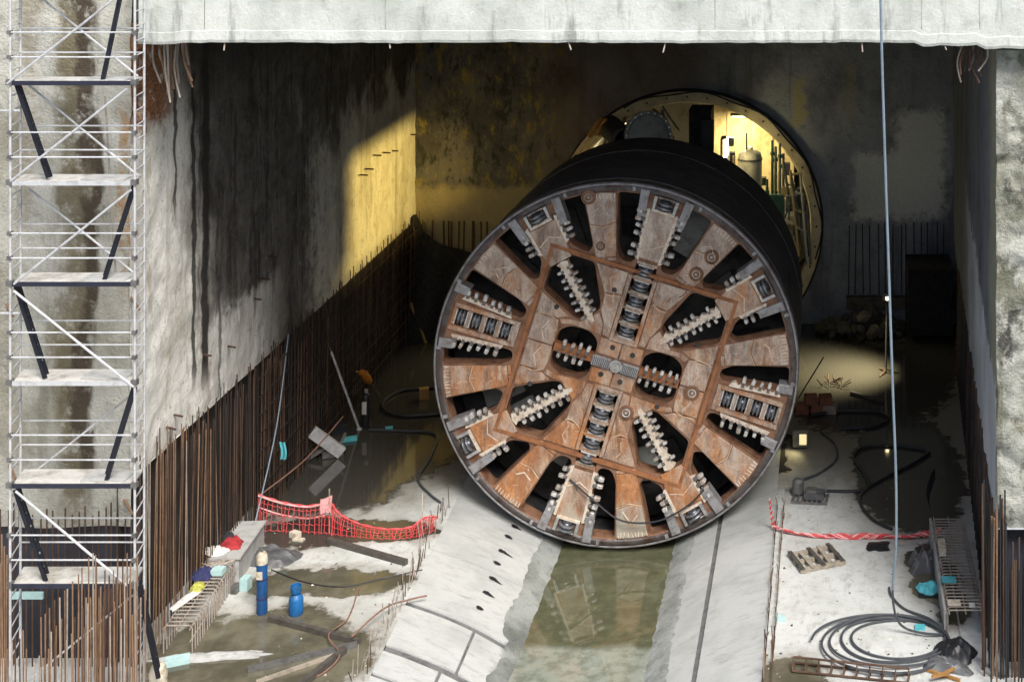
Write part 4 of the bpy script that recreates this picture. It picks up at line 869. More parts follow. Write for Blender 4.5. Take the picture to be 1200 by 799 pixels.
m = MB(); zt = P(0, 176, q.y).z; m.lathe([(0, zt + 0.12), (0.1, zt + 0.12), (0.12, zt + 0.02), (0.3, zt - 0.03), (0.42, zt - 0.12), (0.46, zt - 0.3), (0.46, 4.6), (0.4, 4.45), (0, 4.45)], Matrix.Translation((q.x, q.y, 0)), 28); part('shell', m, 'white_tank', tk, True)
m = MB(); m.lathe([(0.47, zt - 0.3), (0.485, zt - 0.3), (0.485, zt - 0.38), (0.47, zt - 0.38)], Matrix.Translation((q.x, q.y, 0)), 28); part('band', m, 'iron_grey', tk)
for dx in (-.25, .25): rod('leg', (q.x + dx, q.y, 4.35), (q.x + dx, q.y, 4.6), 0.05, 'iron_grey', tk)
pz = thing('pipe_stand', 'green and dark upright pipes standing right of the pale tank', 'pipes', (-1.9, YG + 0.8, 4.35))
for px, t_ in ((905, 165), (909, 172), (914, 168), (918, 180), (899, 210)):
    a = P(px, t_, YG + 0.8); rod('pipe', (a.x, a.y, 4.35), (a.x, a.y, a.z), 0.05, random.choice(['green_pipe', 'duct_grey', 'green_pipe']), pz)
    m = MB(); m.lathe([(0.0, .06), (0.09, 0.06), (0.09, -0.06), (0.0, -0.06)], Matrix.Translation((a.x, a.y, a.z - 0.5)), 12); part('flange', m, 'green_pipe', pz)
m = MB(); a, b = P(896, 228, YG + .7), P(918, 262, YG + .7); m.box((a.x, YG + .6, 4.4), (b.x, YG + .9, a.z)); part('valve_box', m, 'green_pipe', pz)
fr = thing('access_frame', 'pale steel ladder frame leaning at the right inside of the opening', 'ladder', (-1.4, 52, 4.35))
for (p0, p1) in (((926, 200), (936, 300)), ((938, 205), (946, 310)), ((926, 200), (946, 310)), ((926, 205), (940, 203)), ((928, 225), (942, 228)), ((930, 245), (944, 250)), ((932, 265), (945, 272)), ((918, 190), (926, 240)), ((946, 240), (950, 310)), ((920, 230), (934, 228)), ((924, 262), (936, 300))):
    a, b = P(p0[0], p0[1], 52.2), P(p1[0], p1[1], 52.2); rod('rail', a, b, 0.05, random.choice(['cream_paint', 'white_tank', 'duct_grey']), fr)
for (px, py, w_, h_, mt) in ((922, 198, 8, 14, 'duct_grey'), (921, 224, 12, 10, 'cream_paint'), (938, 232, 8, 22, 'tarp_black'), (944, 262, 7, 26, 'tarp_grey'), (935, 288, 8, 12, 'timber_yellow')):
    a, b = P(px - w_ / 2, py - h_ / 2, 52.6), P(px + w_ / 2, py + h_ / 2, 52.6); m = MB(); m.box((a.x, 52.5, b.z), (b.x, 52.75, a.z)); part('hung_box', m, mt, fr)
q = P(763, 150, 51.0); dz = thing('vent_duct', 'grey bolted ventilation duct elbow poking out above the shield', 'duct', (q.x, 51, 6))
DM = Matrix.Translation((q.x, 50.2, q.z - 0.12)) @ Matrix.Rotation(R(12), 4, 'Z') @ Matrix.Rotation(R(78), 4, 'X')
m = MB(); m.lathe([(0.0, 0.05), (0.72, 0.05), (0.74, 0.1), (0.86, 0.1), (0.88, 0.0), (0.78, -0.05), (0.76, -4.0)], DM, 36); part('pipe', m, 'duct_grey', dz, True)
for k in range(20):
    a = 2 * math.pi * k / 20; rod('bolt', DM @ Vector((0.8 * math.cos(a), 0.8 * math.sin(a), 0.1)), DM @ Vector((0.8 * math.cos(a), 0.8 * math.sin(a), 0.17)), 0.035, 'bare_steel', dz, 6)
m = MB(); D2 = DM @ Matrix.Translation((-0.45, -0.75, 0.35)); m.lathe([(0.62, -0.4), (0.66, 0.0), (0.62, 0.05), (0.58, 0.0), (0.58, -0.4)], D2, 30); part('elbow_rim', m, 'bare_steel', dz, True)
q = P(727, 155, 51.5); m = MB()
prof = []
for k in range(14): prof += [(0.40, -k * 0.2), (0.46, -k * 0.2 - 0.06), (0.46, -k * 0.2 - 0.12)]
m.lathe([(0.32, 0.02)] + prof, Matrix.Translation((q.x + .25, 50.6, q.z - .1)) @ Matrix.Rotation(R(20), 4, 'Z') @ Matrix.Rotation(R(90), 4, 'X'), 28); solo('ribbed_hose', m, 'black_rubber', 'thick black ribbed hose left of the bolted ventilation duct', 'hose', smooth=True)
a, b = P(808, 128, 50.6), P(834, 200, 50.6); bt = thing('machine_cabinet', 'tall black machine cabinet in the middle of the opening', 'cabinet', (a.x, 51, 4.35))
m = MB(); m.box((a.x, 50.4, 4.36), (b.x, 51.6, a.z)); part('body', m, 'black_void', bt)
m = MB(); m.box((b.x - .35, 50.2, 4.36), (b.x + .12, 50.39, a.z - .35)); part('side_panel', m, 'tarp_black', bt)
for (u0, v0, u1, v1, lab_) in ((690, 160, 706, 138, 'yellowish strut nearest the left tip of the opening'), (700, 158, 712, 140, 'middle one of three yellowish struts at the left of the opening'), (706, 158, 718, 146, 'shortest yellowish strut beside the ribbed black hose')):
    m = MB(); m.tube([P(u0, v0, 52.5), P(u1, v1, 52.5)], 0.12, 6); solo('timber_strut', m, 'timber_yellow', lab_, 'strut', 'struts in the opening')
random.seed(77)
ct = thing('service_pipes', 'cluster of hoses, pipes and boxes crowding the right of the opening', 'pipes', (-2.0, 54, 4.35))
for k in range(26):
    px = random.uniform(848, 946); py = 150 + max(0, px - 880) * 1.0 + random.uniform(0, 60); yy = random.uniform(52.6, 55.4); a = P(px, py, yy); ln = random.uniform(.8, 2.4); mt_ = random.choice(['tarp_black', 'duct_grey', 'green_pipe', 'cream_paint', 'white_tank', 'brick_red', 'tarp_black', 'timber_yellow'])
    if k % 4 == 0: m = MB(); w_ = random.uniform(.12, .3); m.box((a.x - w_, a.y, max(4.36, a.z - w_ * 2.4)), (a.x + w_, a.y + .25, a.z)); part('box', m, mt_, ct)
    elif k % 4 == 1: m = MB(); m.tube(smooth_path([a, a + Vector((random.uniform(-.3, .3), 0, -ln * .5)), a + Vector((random.uniform(-.6, .6), .1, -ln))], 5), random.uniform(.03, .07), 6); part('hose', m, 'tarp_black', ct, True)
    else: rod('pipe', (a.x, a.y, max(4.36, a.z - ln)), a, random.uniform(.025, .06), mt_, ct)
cl = thing('ceiling_services', 'hoses and brackets under the crown at the left of the opening', 'pipes', (-7, 53, 8))
for k in range(12):
    px = random.uniform(690, 800); a = P(px, 118 + abs(px - 800) * .22 + random.uniform(0, 8), 53.4); mt_ = random.choice(['tarp_black', 'timber_yellow', 'duct_grey', 'cream_paint']); m = MB(); m.tube(smooth_path([a, a + Vector((random.uniform(-.5, .5), -.3, -.35)), a + Vector((random.uniform(-.8, .8), -.5, -.5 - random.random()))], 5), random.uniform(.03, .09), 6); part('hose', m, mt_, cl, True)
# flood lamps in the opening; the unseen second one lights the side wall and the left of the back wall
q = P(848, 172, 51.7); fl = thing('flood_lamp', 'glaring warm flood lamp inside the round opening', 'lamp', (q.x, q.y, 4.35))
rod('pole', (q.x, q.y, 4.35), (q.x, q.y, q.z), 0.05, 'duct_grey', fl)
m = MB(); m.box((q.x - 0.10, q.y - 0.35, q.z - 0.35), (q.x + 0.12, q.y + 0.35, q.z + 0.35)); part('housing', m, 'duct_grey', fl)
m = MB(); m.box((q.x + 0.125, q.y - 0.34, q.z - 0.34), (q.x + 0.145, q.y + 0.33, q.z + 0.34)); part('lens', m, 'lamp_warm', fl)
m = MB(); m.box((q.x + 0.02, q.y - 0.37, q.z - 0.33), (q.x + 0.12, q.y - 0.355, q.z + 0.33)); part('lens', m, 'lamp_warm', fl)
q = Vector((-8.5, 49.4, 7.3)); f2 = thing('flood_lamp', 'unseen flood lamp with added barn doors on the platform, lighting the left wall', 'lamp', (q.x, q.y, 4.35))
rod('pole', (q.x + .2, q.y, 4.35), (q.x + .2, q.y, q.z), 0.05, 'duct_grey', f2)  # pole and housing of the unseen lamp
m = MB(); m.box((q.x + 0.1, q.y - 0.3, q.z - 0.3), (q.x + 0.3, q.y + 0.3, q.z + 0.3)); part('housing', m, 'duct_grey', f2)
m = MB(); m.box((q.x - 0.80, q.y - 0.5, q.z + 0.085), (q.x + 0.1, q.y + 0.9, q.z + 0.10)); part('added_barn_door', m, 'duct_grey', f2)  # unseen plates added only to shape the lamp patch on the wall
m = MB(); m.box((q.x - 0.45, q.y - 0.225, q.z - 0.15), (q.x + 0.1, q.y - 0.21, q.z + 0.08)); part('added_barn_door', m, 'duct_grey', f2)
m = MB(); m.box((q.x - 0.6, q.y - 0.5, q.z - 0.275), (q.x + 0.1, q.y + 0.9, q.z - 0.26)); part('added_barn_door', m, 'duct_grey', f2)
warm_light('unseen_flood_light', q, (-16, 47.6, 6.2), FLOOD, 0.05, ang=112, blend=0.55, color=(1, 0.70, 0.19), parent=f2)
for i, (x, y, z) in enumerate(((-3.2, 54.8, 8.05), (-8.0, 54.9, 7.75))):
    tb = thing('tube_lamp', ['fluorescent tube lamp above the pale tank in the tunnel', 'fluorescent tube lamp at the left of the tunnel crown'][i], 'lamp', (x, y, z))
    m = MB(); m.box((x - .7, y - .08, z), (x + .7, y + .08, z + .1)); part('housing', m, 'duct_grey', tb)
    rod('tube', (x - .65, y, z - .04), (x + .65, y, z - .04), 0.035, 'lamp_tube', tb)
    warm_light('tube_light', (x, y, z - .1), (x, y + 0.4, 0), 150 if i == 0 else 420, 1.2, 'AREA', color=(1, 0.86, 0.52), parent=tb)

# ------------------------------------------------------------------ scaffold tower
random.seed(9)
YF, YK = FPX / 58.0, FPX / 56.6
sc_ = thing('scaffold_tower', 'tall galvanised scaffold tower with black ladders in front of the head wall', 'scaffold', (-15.3, 27.9, 0))
def SF(px, py): return P(px, py, YF)
def SB(px, z): q = P(px, 0, YK); return Vector((q.x, YK, z))
cf = {'l': SF(12, 0).x, 'r': SF(158, 0).x}; ck = {'l': P(24, 0, YK).x, 'r': P(169, 0, YK).x}
for x, y in ((cf['l'], YF), (cf['r'], YF), (ck['l'], YK), (ck['r'], YK)): rod('standard', (x, y, 0), (x, y, 16.6), 0.025, 'galvanised', sc_, 10)
decks = [SF(0, p).z for p in (-21, 96, 213, 331, 447, 567, 684)] + [1.25]
for i, z in enumerate(decks[:-1]):
    m = MB(); mid = (cf['l'] + cf['r']) / 2
    m.prism([(cf['l'] + .06, YF - .02, z - .05), (cf['r'] - .04, YF - .02, z - .05), (ck['r'] - .04, YK + .02, z - .05), (ck['l'] + .06, YK + .02, z - .05)], [(cf['l'] + .06, YF - .02, z), (cf['r'] - .04, YF - .02, z), (ck['r'] - .04, YK + .02, z), (ck['l'] + .06, YK + .02, z)])
    dk = part('deck', m, 'deck_ply', sc_)
    m = MB(); m.box((cf['l'] + .05, YF - .045, z - .07), (cf['r'] - .03, YF - .022, z + .02)); part('toe_board', m, 'deck_edge' if i in (1, 3, 5, 6) else 'galvanised', dk)
    m = MB(); m.box((mid + .1, YF + .1, z + .004), (mid + 1.0, YK - .1, z + .025)); part('hatch', m, 'board_grey', dk)
    for s_, xa, xb in (('l', cf['l'], ck['l']), ('r', cf['r'], ck['r'])):
        for dz in (0.3, 0.6, 0.9, 1.2, 1.5, 1.8):
            rod('frame_rung', (xa, YF, z - dz), (xb, YK, z - dz), 0.014, 'galvanised', sc_, 6)
        m = MB(); m.box((xa - .06, YF - .06, z - .06), (xa + .06, YF + .05, z + .05)); part('coupler', m, 'iron_grey', sc_)
    for dz in (0.5, 1.0):
        for xa in (cf['l'], cf['r']): m = MB(); m.box((xa - .04, YF - .06, z + dz - .04), (xa + .04, YF + .035, z + dz + .04)); part('coupler', m, 'iron_grey', sc_)
        rod('guard_rail', (cf['l'], YF - .03, z + dz), (cf['r'], YF - .03, z + dz), 0.017, 'galvanised', sc_)
        rod('guard_rail', (ck['l'], YK + .03, z + dz), (ck['r'], YK + .03, z + dz), 0.017, 'galvanised', sc_)
for dz in (0.75, 0.3): rod('guard_rail', (cf['l'], YF - .03, dz), (cf['r'], YF - .03, dz), 0.021, 'galvanised', sc_)
for (a, b, c_, d) in ((10, 98, 140, -5), (150, 104, 14, 212), (155, 222, 18, 332), (18, 340, 158, 452), (20, 574, 150, 684)):
    rod('brace', SF(a, b) + Vector((0, -.05, 0)), SF(c_, d) + Vector((0, -.05, 0)), 0.024, 'galvanised', sc_)
for (a, b, c_, d) in ((30, 99, 162, 208), (32, 222, 162, 326), (160, 458, 24, 566), (165, 690, 30, 800), (30, -15, 160, 90)):
    rod('brace', P(a, b, YK) + Vector((0, .06, 0)), P(c_, d, YK) + Vector((0, .06, 0)), 0.022, 'galvanised', sc_)
for (a, b, c_, d) in ((144, -18, 121, 92), (20, 97, 58, 208), (157, 219, 122, 328), (20, 334, 54, 441), (159, 449, 123, 566), (19, 571, 56, 681), (163, 683, 186, 790)):
    p0, p1 = P(a, b, YF + .28), P(c_, d, YF + .28); d_ = (p1 - p0); n_ = Vector((d_.z, 0, -d_.x)).normalized() * 0.07
    m = MB(); 
    for dy, sg in ((-0.05, -1), (0.05, 1)): bar_mb(p0 + n_ * sg + Vector((0, dy * 3, 0)), p1 + n_ * sg + Vector((0, dy * 3, 0)), 0.05, 0.075, m)
    lad = part('ladder', m, 'ladder_black', sc_)
    k = int(d_.length / 0.28)
    for j in range(1, k): c0 = p0 + d_ * (j / k); rod('rung', c0 - n_ + Vector((0, -.15, 0)), c0 + n_ + Vector((0, .15, 0)), 0.02, 'galvanised' if j % 2 else 'iron_grey', lad, 6)
for py in (130, 367): rod('tie_tube', P(-12, py, YF + .2), P(24, py, YF + .2), 0.024, 'galvanised', sc_)
m = MB(); a, b = P(11, 694, YK + 1.2), P(50, 702, YK + 1.2); m.box((a.x, a.y, b.z), (b.x, a.y + .05, a.z)); part('tape_strip', m, 'pale_cyan', sc_)
rod('tie_tube', P(123, 113, YK + 1), P(136, 330, YK + 1), 0.022, 'rebar_grey', sc_)

random.seed(55); m = MB()
for k in range(420):
    if k < 190: px, py = random.uniform(300, 520), random.uniform(590, 799)
    elif k < 330: px, py = random.uniform(915, 1100), random.uniform(560, 799)
    else: px, py = random.choice([random.gauss(905, 8), random.gauss(1095, 12)]), random.uniform(570, 799)
    p = F(px, py); r_ = random.choice([.012, .018, .025, .035, .05])
    if EL(p.y) < p.x < XRS or p.x > 2.6: continue
    vs_ = [p + Vector((random.uniform(.5, 1) * r_ * math.cos(a_), random.uniform(.5, 1) * r_ * math.sin(a_), 0.001)) for a_ in (0, 1.3, 2.6, 3.8, 5.1)]
    top_ = p + Vector((random.uniform(-.3, .3) * r_, random.uniform(-.3, .3) * r_, r_ * random.uniform(.4, .9))); m.cur = random.choice([0, 0, 1, 2]); m.add(vs_ + [top_], [(i, (i + 1) % 5, 5) for i in range(5)] + [(4, 3, 2, 1, 0)])
solo('gravel', m, ['stone', 'timber_wet', 'cap_white'], 'scattered grit and chips of rubble on the floor', 'gravel', kind='stuff')
# ------------------------------------------------------------------ things on the left floor
def bottle(name, label, foot, h, r, matb, matc, shoulder=0.16, cap=0.12, dark=True):
    t_ = thing(name, label, 'gas cylinder', foot); M = Matrix.Translation(foot)
    m = MB(); m.lathe([(0, 0.0), (r * .92, 0.0), (r, 0.03), (r, h - shoulder - cap), (r * .9, h - shoulder * .6 - cap), (r * .5, h - shoulder * .1 - cap), (r * .3, h - cap)], M, 28); part('body', m, matb, t_, True)
    return t_, M
fp = F(307, 718); t_, M = bottle('gas_cylinder', 'tall blue gas cylinder with a dirty white cap on the wet floor', fp, 1.46, 0.125, 'gas_blue', 'cap_white')
m = MB(); m.lathe([(0.13, 1.19), (0.132, 1.30), (0.115, 1.40), (0.07, 1.46), (0, 1.47)], M, 24); part('cap', m, 'cap_white', t_, True)
m = MB(); m.box((fp.x - .075, fp.y - .139, .86), (fp.x + .06, fp.y - .118, 1.04)); part('label_plate', m, 'cap_white', t_)
m = MB(); m.lathe([(0, .06), (.03, .06), (.035, 0), (.03, -.04)], Matrix.Translation(fp + Vector((0, 0, 1.5))), 10); part('valve', m, 'iron_grey', t_, True)
for z in (0.35, 0.8): m = MB(); m.lathe([(0.126, z), (0.1285, z + .01), (0.1285, z + .04), (0.126, z + .05)], M, 24); part('band', m, 'cloth_navy', t_)
fp = F(347, 719); t_, M = bottle('propane_bottle', 'short squat blue gas bottle right of the tall cylinder', fp, 0.56, 0.165, 'gas_light_blue', 'gas_light_blue', 0.14, 0.06)
m = MB(); m.lathe([(0.12, 0.52), (0.13, 0.54), (0.13, 0.68), (0.115, 0.68), (0.115, 0.54)], M, 20); part('collar', m, 'gas_light_blue', t_, True)
m = MB(); m.lathe([(0, 0.64), (0.03, 0.64), (0.035, 0.5)], M, 12); part('valve', m, 'iron_grey', t_)
m = MB(); m.lathe([(0.13, 0.0), (0.15, -.0), (0.15, 0.04)], M, 20); part('foot_ring', m, 'gas_blue', t_)
fp = F(429, 500); t_, M = bottle('gas_cylinder', 'dark gas cylinder with a white label near the left rebar', fp, 1.22, 0.14, 'tarp_black', 'cap_white')
m = MB(); m.box((fp.x - .08, fp.y - .15, 0.45), (fp.x + .06, fp.y - .13, 0.85)); part('label_plate', m, 'cloth_white', t_)
m = MB(); m.lathe([(0.06, 1.08), (0.06, 1.2), (0, 1.22)], M, 12); part('valve', m, 'bare_steel', t_, True)
fp = Vector((-13.78, 28.1, 0)); t_, M = bottle('gas_cylinder', 'pale capped cylinder top at the bottom edge below the scaffold', fp, 1.42, 0.17, 'cap_white', 'cap_white')
m = MB(); m.lathe([(0.175, 1.1), (0.18, 1.2), (0.13, 1.36), (0, 1.42)], M, 20); part('cap', m, 'cap_white', t_, True)

# rebar bench
def cage(name, label, xa, xb, y0, y1, h, step, mat, sl=0.0):
    t_ = thing(name, label, 'rebar cage', ((xa + xb) / 2, (y0 + y1) / 2, 0)); y = y0; x0, x1 = xa, xb
    while y <= y1:
        m = MB(); j = random.uniform(-.02, .02); x0, x1 = xa + sl * (y - y0), xb + sl * (y - y0)
        m.tube([(x0, y + j, 0), (x0, y + j, h - .06), (x0 + .06, y, h), (x1 - .06, y, h), (x1, y + j, h - .06), (x1, y + j, 0)], 0.017, 6); part('hoop', m, mat, t_, True); y += step
    for x, z in ((xa + .03, h - .04), (xb - .03, h - .04), ((xa + xb) / 2, h - .03), (xb - .02, h * .5)): rod('long_bar', (x - .1 * sl, y0 - .1, z), (x + sl * (y1 - y0 + .1), y1 + .1, z), 0.016, mat, t_, 6)
    return t_
cage('rebar_cage', 'low bench of pale rebar hoops beside the left rebar row', -15.05, -14.4, 30.95, 33.9, 0.62, 0.16, 'rebar_grey', -0.11)
bs = thing('concrete_bench', 'low grey boarded block at the far end of the hoop bench', 'bench', (-15.08, 34.95, 0))
BMX = Matrix.Translation((-15.08, 34.95, 0)) @ Matrix.Rotation(0.08, 4, 'Z')
m = MB(); m.box((-.33, -.95, 0), (.33, .95, 0.60), BMX); part('block', m, 'board_grey', bs)
m = MB(); m.box((-.37, -1.0, 0.604), (.38, 1.0, 0.65), BMX); part('board', m, 'board_grey', bs)
def cloth(name, label, px, py, z, rx, ry, h, mat, seed, cat='cloth', ang=0.0):
    p = F(px, py, z); return solo(name, mound(p.x, p.y, z, rx, ry, h, seed, 22, ang, 2.6), mat, label, cat, smooth=True)
cloth('red_cloth', 'crumpled red cloth lying on the grey bench', 272, 639, 0.655, 0.26, 0.24, 0.22, 'cloth_red', 1)
cloth('black_cloth', 'crumpled black jacket beside the red cloth on the bench', 264, 633, 0.655, 0.3, 0.2, 0.2, 'cloth_black', 2, 'jacket')
cloth('white_sheet', 'crumpled white plastic sheet on the near edge of the grey bench', 253, 646, 0.655, 0.36, 0.22, 0.12, 'cloth_white', 3, 'sheet')
cloth('navy_jacket', 'crumpled navy blue jacket on the hoop bench', 238, 674, 0.64, 0.3, 0.24, 0.2, 'cloth_navy', 4, 'jacket')
cloth('high_visibility_vest', 'yellow high visibility vest on the hoop bench', 231, 689, 0.64, 0.16, 0.26, 0.1, 'hivis', 5, 'vest', 0.3)
cloth('white_towel', 'long pale towel trailing over the near hoops of the bench', 218, 702, 0.64, 0.12, 0.5, 0.06, 'cloth_white', 6, 'towel', -0.25)
m = MB(); p = F(256, 672, 0.64); m.box((p.x - .14, p.y - .12, .645), (p.x + .14, p.y + .12, .78)); solo('carton', m, 'pale_cyan', 'small pale box beside the navy jacket', 'box')
m = MB(); random.seed(8)
for i in range(16):
    p = F(243 + i * 1.6, 662, 0.68); a = random.uniform(0, 3.1); d_ = Vector((math.cos(a) * .2, math.sin(a) * .25, 0.02)); m.tube([p - d_ + Vector((0, 0, i * .004)), p + d_ + Vector((0, 0, i * .004))], 0.014, 5)
solo('stick_bundle', m, 'rebar_grey', 'small heap of pale sticks on the hoop bench', 'sticks')
p = F(318, 655); solo('plastic_sheet', mound(p.x, p.y, 0.002, 0.75, 0.5, 0.26, 11, 18, -0.2, 2.6), 'tarp_grey', 'crumpled dark grey sheet on the floor behind the tall blue cylinder', 'sheet', smooth=True)
for i, (px, py, w_, d_, h_, mt, lab) in enumerate(((346, 629, .26, .18, .14, 'cap_white', 'white block on the wet floor behind the red net'), (350, 633, .3, .14, .05, 'cap_white', 'flat pale slab in front of the white block'), (288, 690, .2, .24, .3, 'pale_cyan', 'pale cyan foam block at the end of the hoop bench'), (208, 776, .5, .3, .1, 'pale_cyan', 'pale cyan foam slab at the foot of the scaffold'), (276, 694, .14, .2, .2, 'iron_grey', 'small grey can beside the hoop bench'))):
    p = F(px, py); m = MB(); m.box((-w_ / 2, -d_ / 2, 0), (w_ / 2, d_ / 2, h_), Matrix.Translation((p.x, p.y, 0.002)) @ Matrix.Rotation(random.uniform(-.5, .5), 4, 'Z')); solo('foam_block' if 'foam' in lab else 'block', m, mt, lab, 'block')
for i, (a, b, c_, d, w_, mt, lab) in enumerate(((385, 636, 476, 662, .13, 'timber_wet', 'dark wet beam lying beyond the red net end'), (316, 727, 421, 755, .12, 'timber_wet', 'long dark beam in the puddle right of the gas bottles'), (290, 787, 418, 757, .10, 'iron_grey', 'grey beam lying slantwise at the bottom left'), (352, 806, 404, 764, .13, 'timber_wet', 'short thick beam pointing to the bottom edge'), (300, 801, 395, 768, .07, 'timber_pale', 'thin pale batten under the slanting beams'))):
    p, q = F(a, b), F(c_, d); p.z = q.z = w_ / 2 + 0.004; m = bar_mb(p, q, w_, w_); solo('beam', m, mt, lab, 'beam')
p = F(250, 770); solo('membrane_strip', mound(p.x, p.y, 0.002, 1.25, 0.16, 0.12, 15, 16, 0.12, 3), 'board_grey', 'long grey strip of sheet on the floor near the scaffold foot', 'sheet', smooth=True)
m = MB(); m.tube(smooth_path([F(420, 690) + Vector((0, 0, .02)), F(408, 725) + Vector((0, 0, .03)), F(385, 750) + Vector((0, 0, .12)), F(398, 772) + Vector((0, 0, .1)), F(378, 790) + Vector((0, 0, .03)), F(350, 800) + Vector((0, 0, .02))], 8), 0.018, 6); solo('thin_hose', m, 'hose_pink', 'thin pinkish hose curling over the slanting beams', 'hose', smooth=True)
m = MB(); m.tube(smooth_path([F(412, 756) + Vector((0, 0, .2)), F(450, 725) + Vector((0, 0, .25)), F(480, 708) + Vector((0, 0, .12)), F(500, 700) + Vector((0, 0, .05))], 8), 0.022, 6); solo('thin_hose', m, 'hose_pink', 'thin rusty hose running from the beams to the cradle edge', 'hose', smooth=True)
m = MB(); m.tube(smooth_path([F(318, 668) + Vector((0, 0, .02)), F(355, 682) + Vector((0, 0, .02)), F(400, 688) + Vector((0, 0, .02)), F(450, 678) + Vector((0, 0, .02)), F(495, 668) + Vector((0, 0, .02))], 8), 0.014, 6); solo('thin_cable', m, 'black_rubber', 'thin dark cable across the floor behind the squat bottle', 'cable', smooth=True)

# red safety net on the left
def netpost(px, py, h): p = F(px, py); return p, h
nf = thing('safety_net', 'sagging red plastic safety net across the left floor', 'net', tuple(F(400, 622)))
pts = [(303, 622, 0.98, 0.0), (330, 622, 0.78, .03), (360, 623, 0.70, .05), (386, 625, 0.82, .05), (398, 626, 0.55, .0), (420, 628, 0.34, .0), (450, 630, 0.24, 0), (480, 629, 0.26, 0), (497, 625, 0.42, 0), (511, 620, 0.34, 0)]
path = smooth_path([Vector((F(a, b).x, F(a, b).y, c_)) for a, b, c_, d in pts], 12)
m = MB(); n_ = len(path)
for i, p in enumerate(path):
    if i % 2 and i > 2: continue
    sag = 0.02 + 0.03 * math.sin(i * 1.3); lean = Vector((0.05 * math.sin(i * .7), -0.10 - .05 * math.sin(i * .5), 0)); m.tube([p, (p + Vector((p.x * 0, 0, 0))) * .5 + Vector((p.x, p.y, 0.02)) * .5 + lean * .6, Vector((p.x, p.y, 0.012)) + lean], 0.011, 4)
for fz in (0.05, 0.3, 0.55, 0.8): m.tube([Vector((p.x, p.y - .1 * (1 - fz), 0.012 + p.z * fz + .02 * math.sin(i * 1.9 + fz * 9))) for i, p in enumerate(path)], 0.008, 4)
nt = part('net', m, 'net_red', nf); nt['kind'] = 'stuff'
m = MB(); m.tube(path, [0.028 + .012 * math.sin(i) for i in range(n_)], 5); part('top_band', m, 'net_red', nf)
m = MB(); m.tube([p + Vector((0, -.02, -.33)) for p in path[:34]], 0.022, 5); part('white_band', m, 'net_pink', nf)
m = MB(); m.tube([p + Vector((0, -.02, -.02)) for p in path[:36]], 0.03, 5); part('white_band', m, 'net_pink', nf)
p = F(386, 625); rod('post', p, p + Vector((0, 0, 1.2)), 0.02, 'timber_pale', nf)
m = MB()
m.grid(lambda u, v: (p.x - .22 + .3 * u, p.y - .05 - .05 * math.sin(u * 5 + v * 3), .95 - .42 * v + .08 * u), 6, 6); part('rag', m, 'net_pink', nf, True)
p = F(303, 622); rod('post', p, p + Vector((0, 0, 1.05)), 0.018, 'rebar_rust', nf)
p = F(495, 612); rod('post', p, p + Vector((0, 0, 0.8)), 0.012, 'cap_white', nf)
# bunched red net on the right
nr = thing('safety_net', 'bunched red safety net rope lying across the right floor', 'net', tuple(F(1000, 630)))
q = [F(906, 622) + Vector((0, 0, .12)), F(940, 629) + Vector((0, 0, .07)), F(990, 631) + Vector((0, 0, .06)), F(1030, 631) + Vector((0, 0, .07)), F(1065, 632) + Vector((0, 0, .08)), F(1103, 629) + Vector((0, 0, .16))]
q = smooth_path(q, 14); random.seed(4)
for s_ in range(9):
    m = MB(); ph = random.uniform(0, 6); m.tube([p + Vector((0, math.sin(i * .55 + ph) * (.03 + .05 * (i / len(q))), math.cos(i * .7 + ph) * .04 * (0.5 + (i / len(q))) + random.uniform(-.012, .02))) for i, p in enumerate(q)], 0.016 + .012 * (s_ % 3 == 0), 5); part('strand', m, 'net_red' if s_ % 4 else 'net_pink', nr)
p = F(905, 618); rod('post', p, p + Vector((-.08, 0, .8)), 0.022, 'cap_white', nr)
m = MB()
for k in range(5): m.tube([p + Vector((-.02 - .012 * k, -.03, .1 + .14 * k)), p + Vector((.06 - .03 * k, -.05, .18 + .14 * k))], 0.03, 5)
part('tape', m, 'net_red', nr)

# left rear things
a, b = F(421, 503), P(388, 412, 42.9); tmp = thing('leaning_pole', 'long pale pole leaning against the left rebar', 'pole', tuple(a)); rod('shaft', a, b, 0.04, 'galvanised', tmp); rod('shaft_end', b, b + (b - a) * 0.12, 0.02, 'iron_grey', tmp); m = MB(); m.lathe([(0, 0), (.09, 0), (.09, .03), (.05, .06)], Matrix.Translation(a), 12); part('foot', m, 'galvanised', tmp)
a, b = P(299, 612, 35.9), P(338, 392, 39.5); m = MB(); m.tube(smooth_path([(a.x, a.y, a.z), (a + b) / 2 + Vector((.1, 0, -.12)), b], 8), 0.018, 6); solo('hanging_cable', m, 'cable_blue', 'thin pale cable slung down the left rebar to the net', 'cable', smooth=True)
a, b = F(306, 618) + Vector((0, 0, .9)), P(402, 488, 41); m = MB(); m.tube(smooth_path([a, (a + b) / 2 + Vector((.05, 0, -.15)), b], 8), 0.022, 6); solo('hanging_cable', m, 'hose_pink', 'brownish cable running up the left rebar behind the net', 'cable', smooth=True)
q = P(332, 528, 38.0); m = MB(); m.grid(lambda u, v: (q.x - .09 + .16 * u + .03 * math.sin(v * 4), q.y + .03 * math.sin(u * 6), q.z - .24 + .48 * v), 4, 6); solo('cyan_tag', m, 'cyan_foam', 'bright cyan strip hanging on the left rebar row', 'strip')
mt = thing('steel_offcut', 'grey welded steel offcut lying at the edge of the dark puddle', 'steel offcut', tuple(F(380, 545)))
p = F(383, 538)
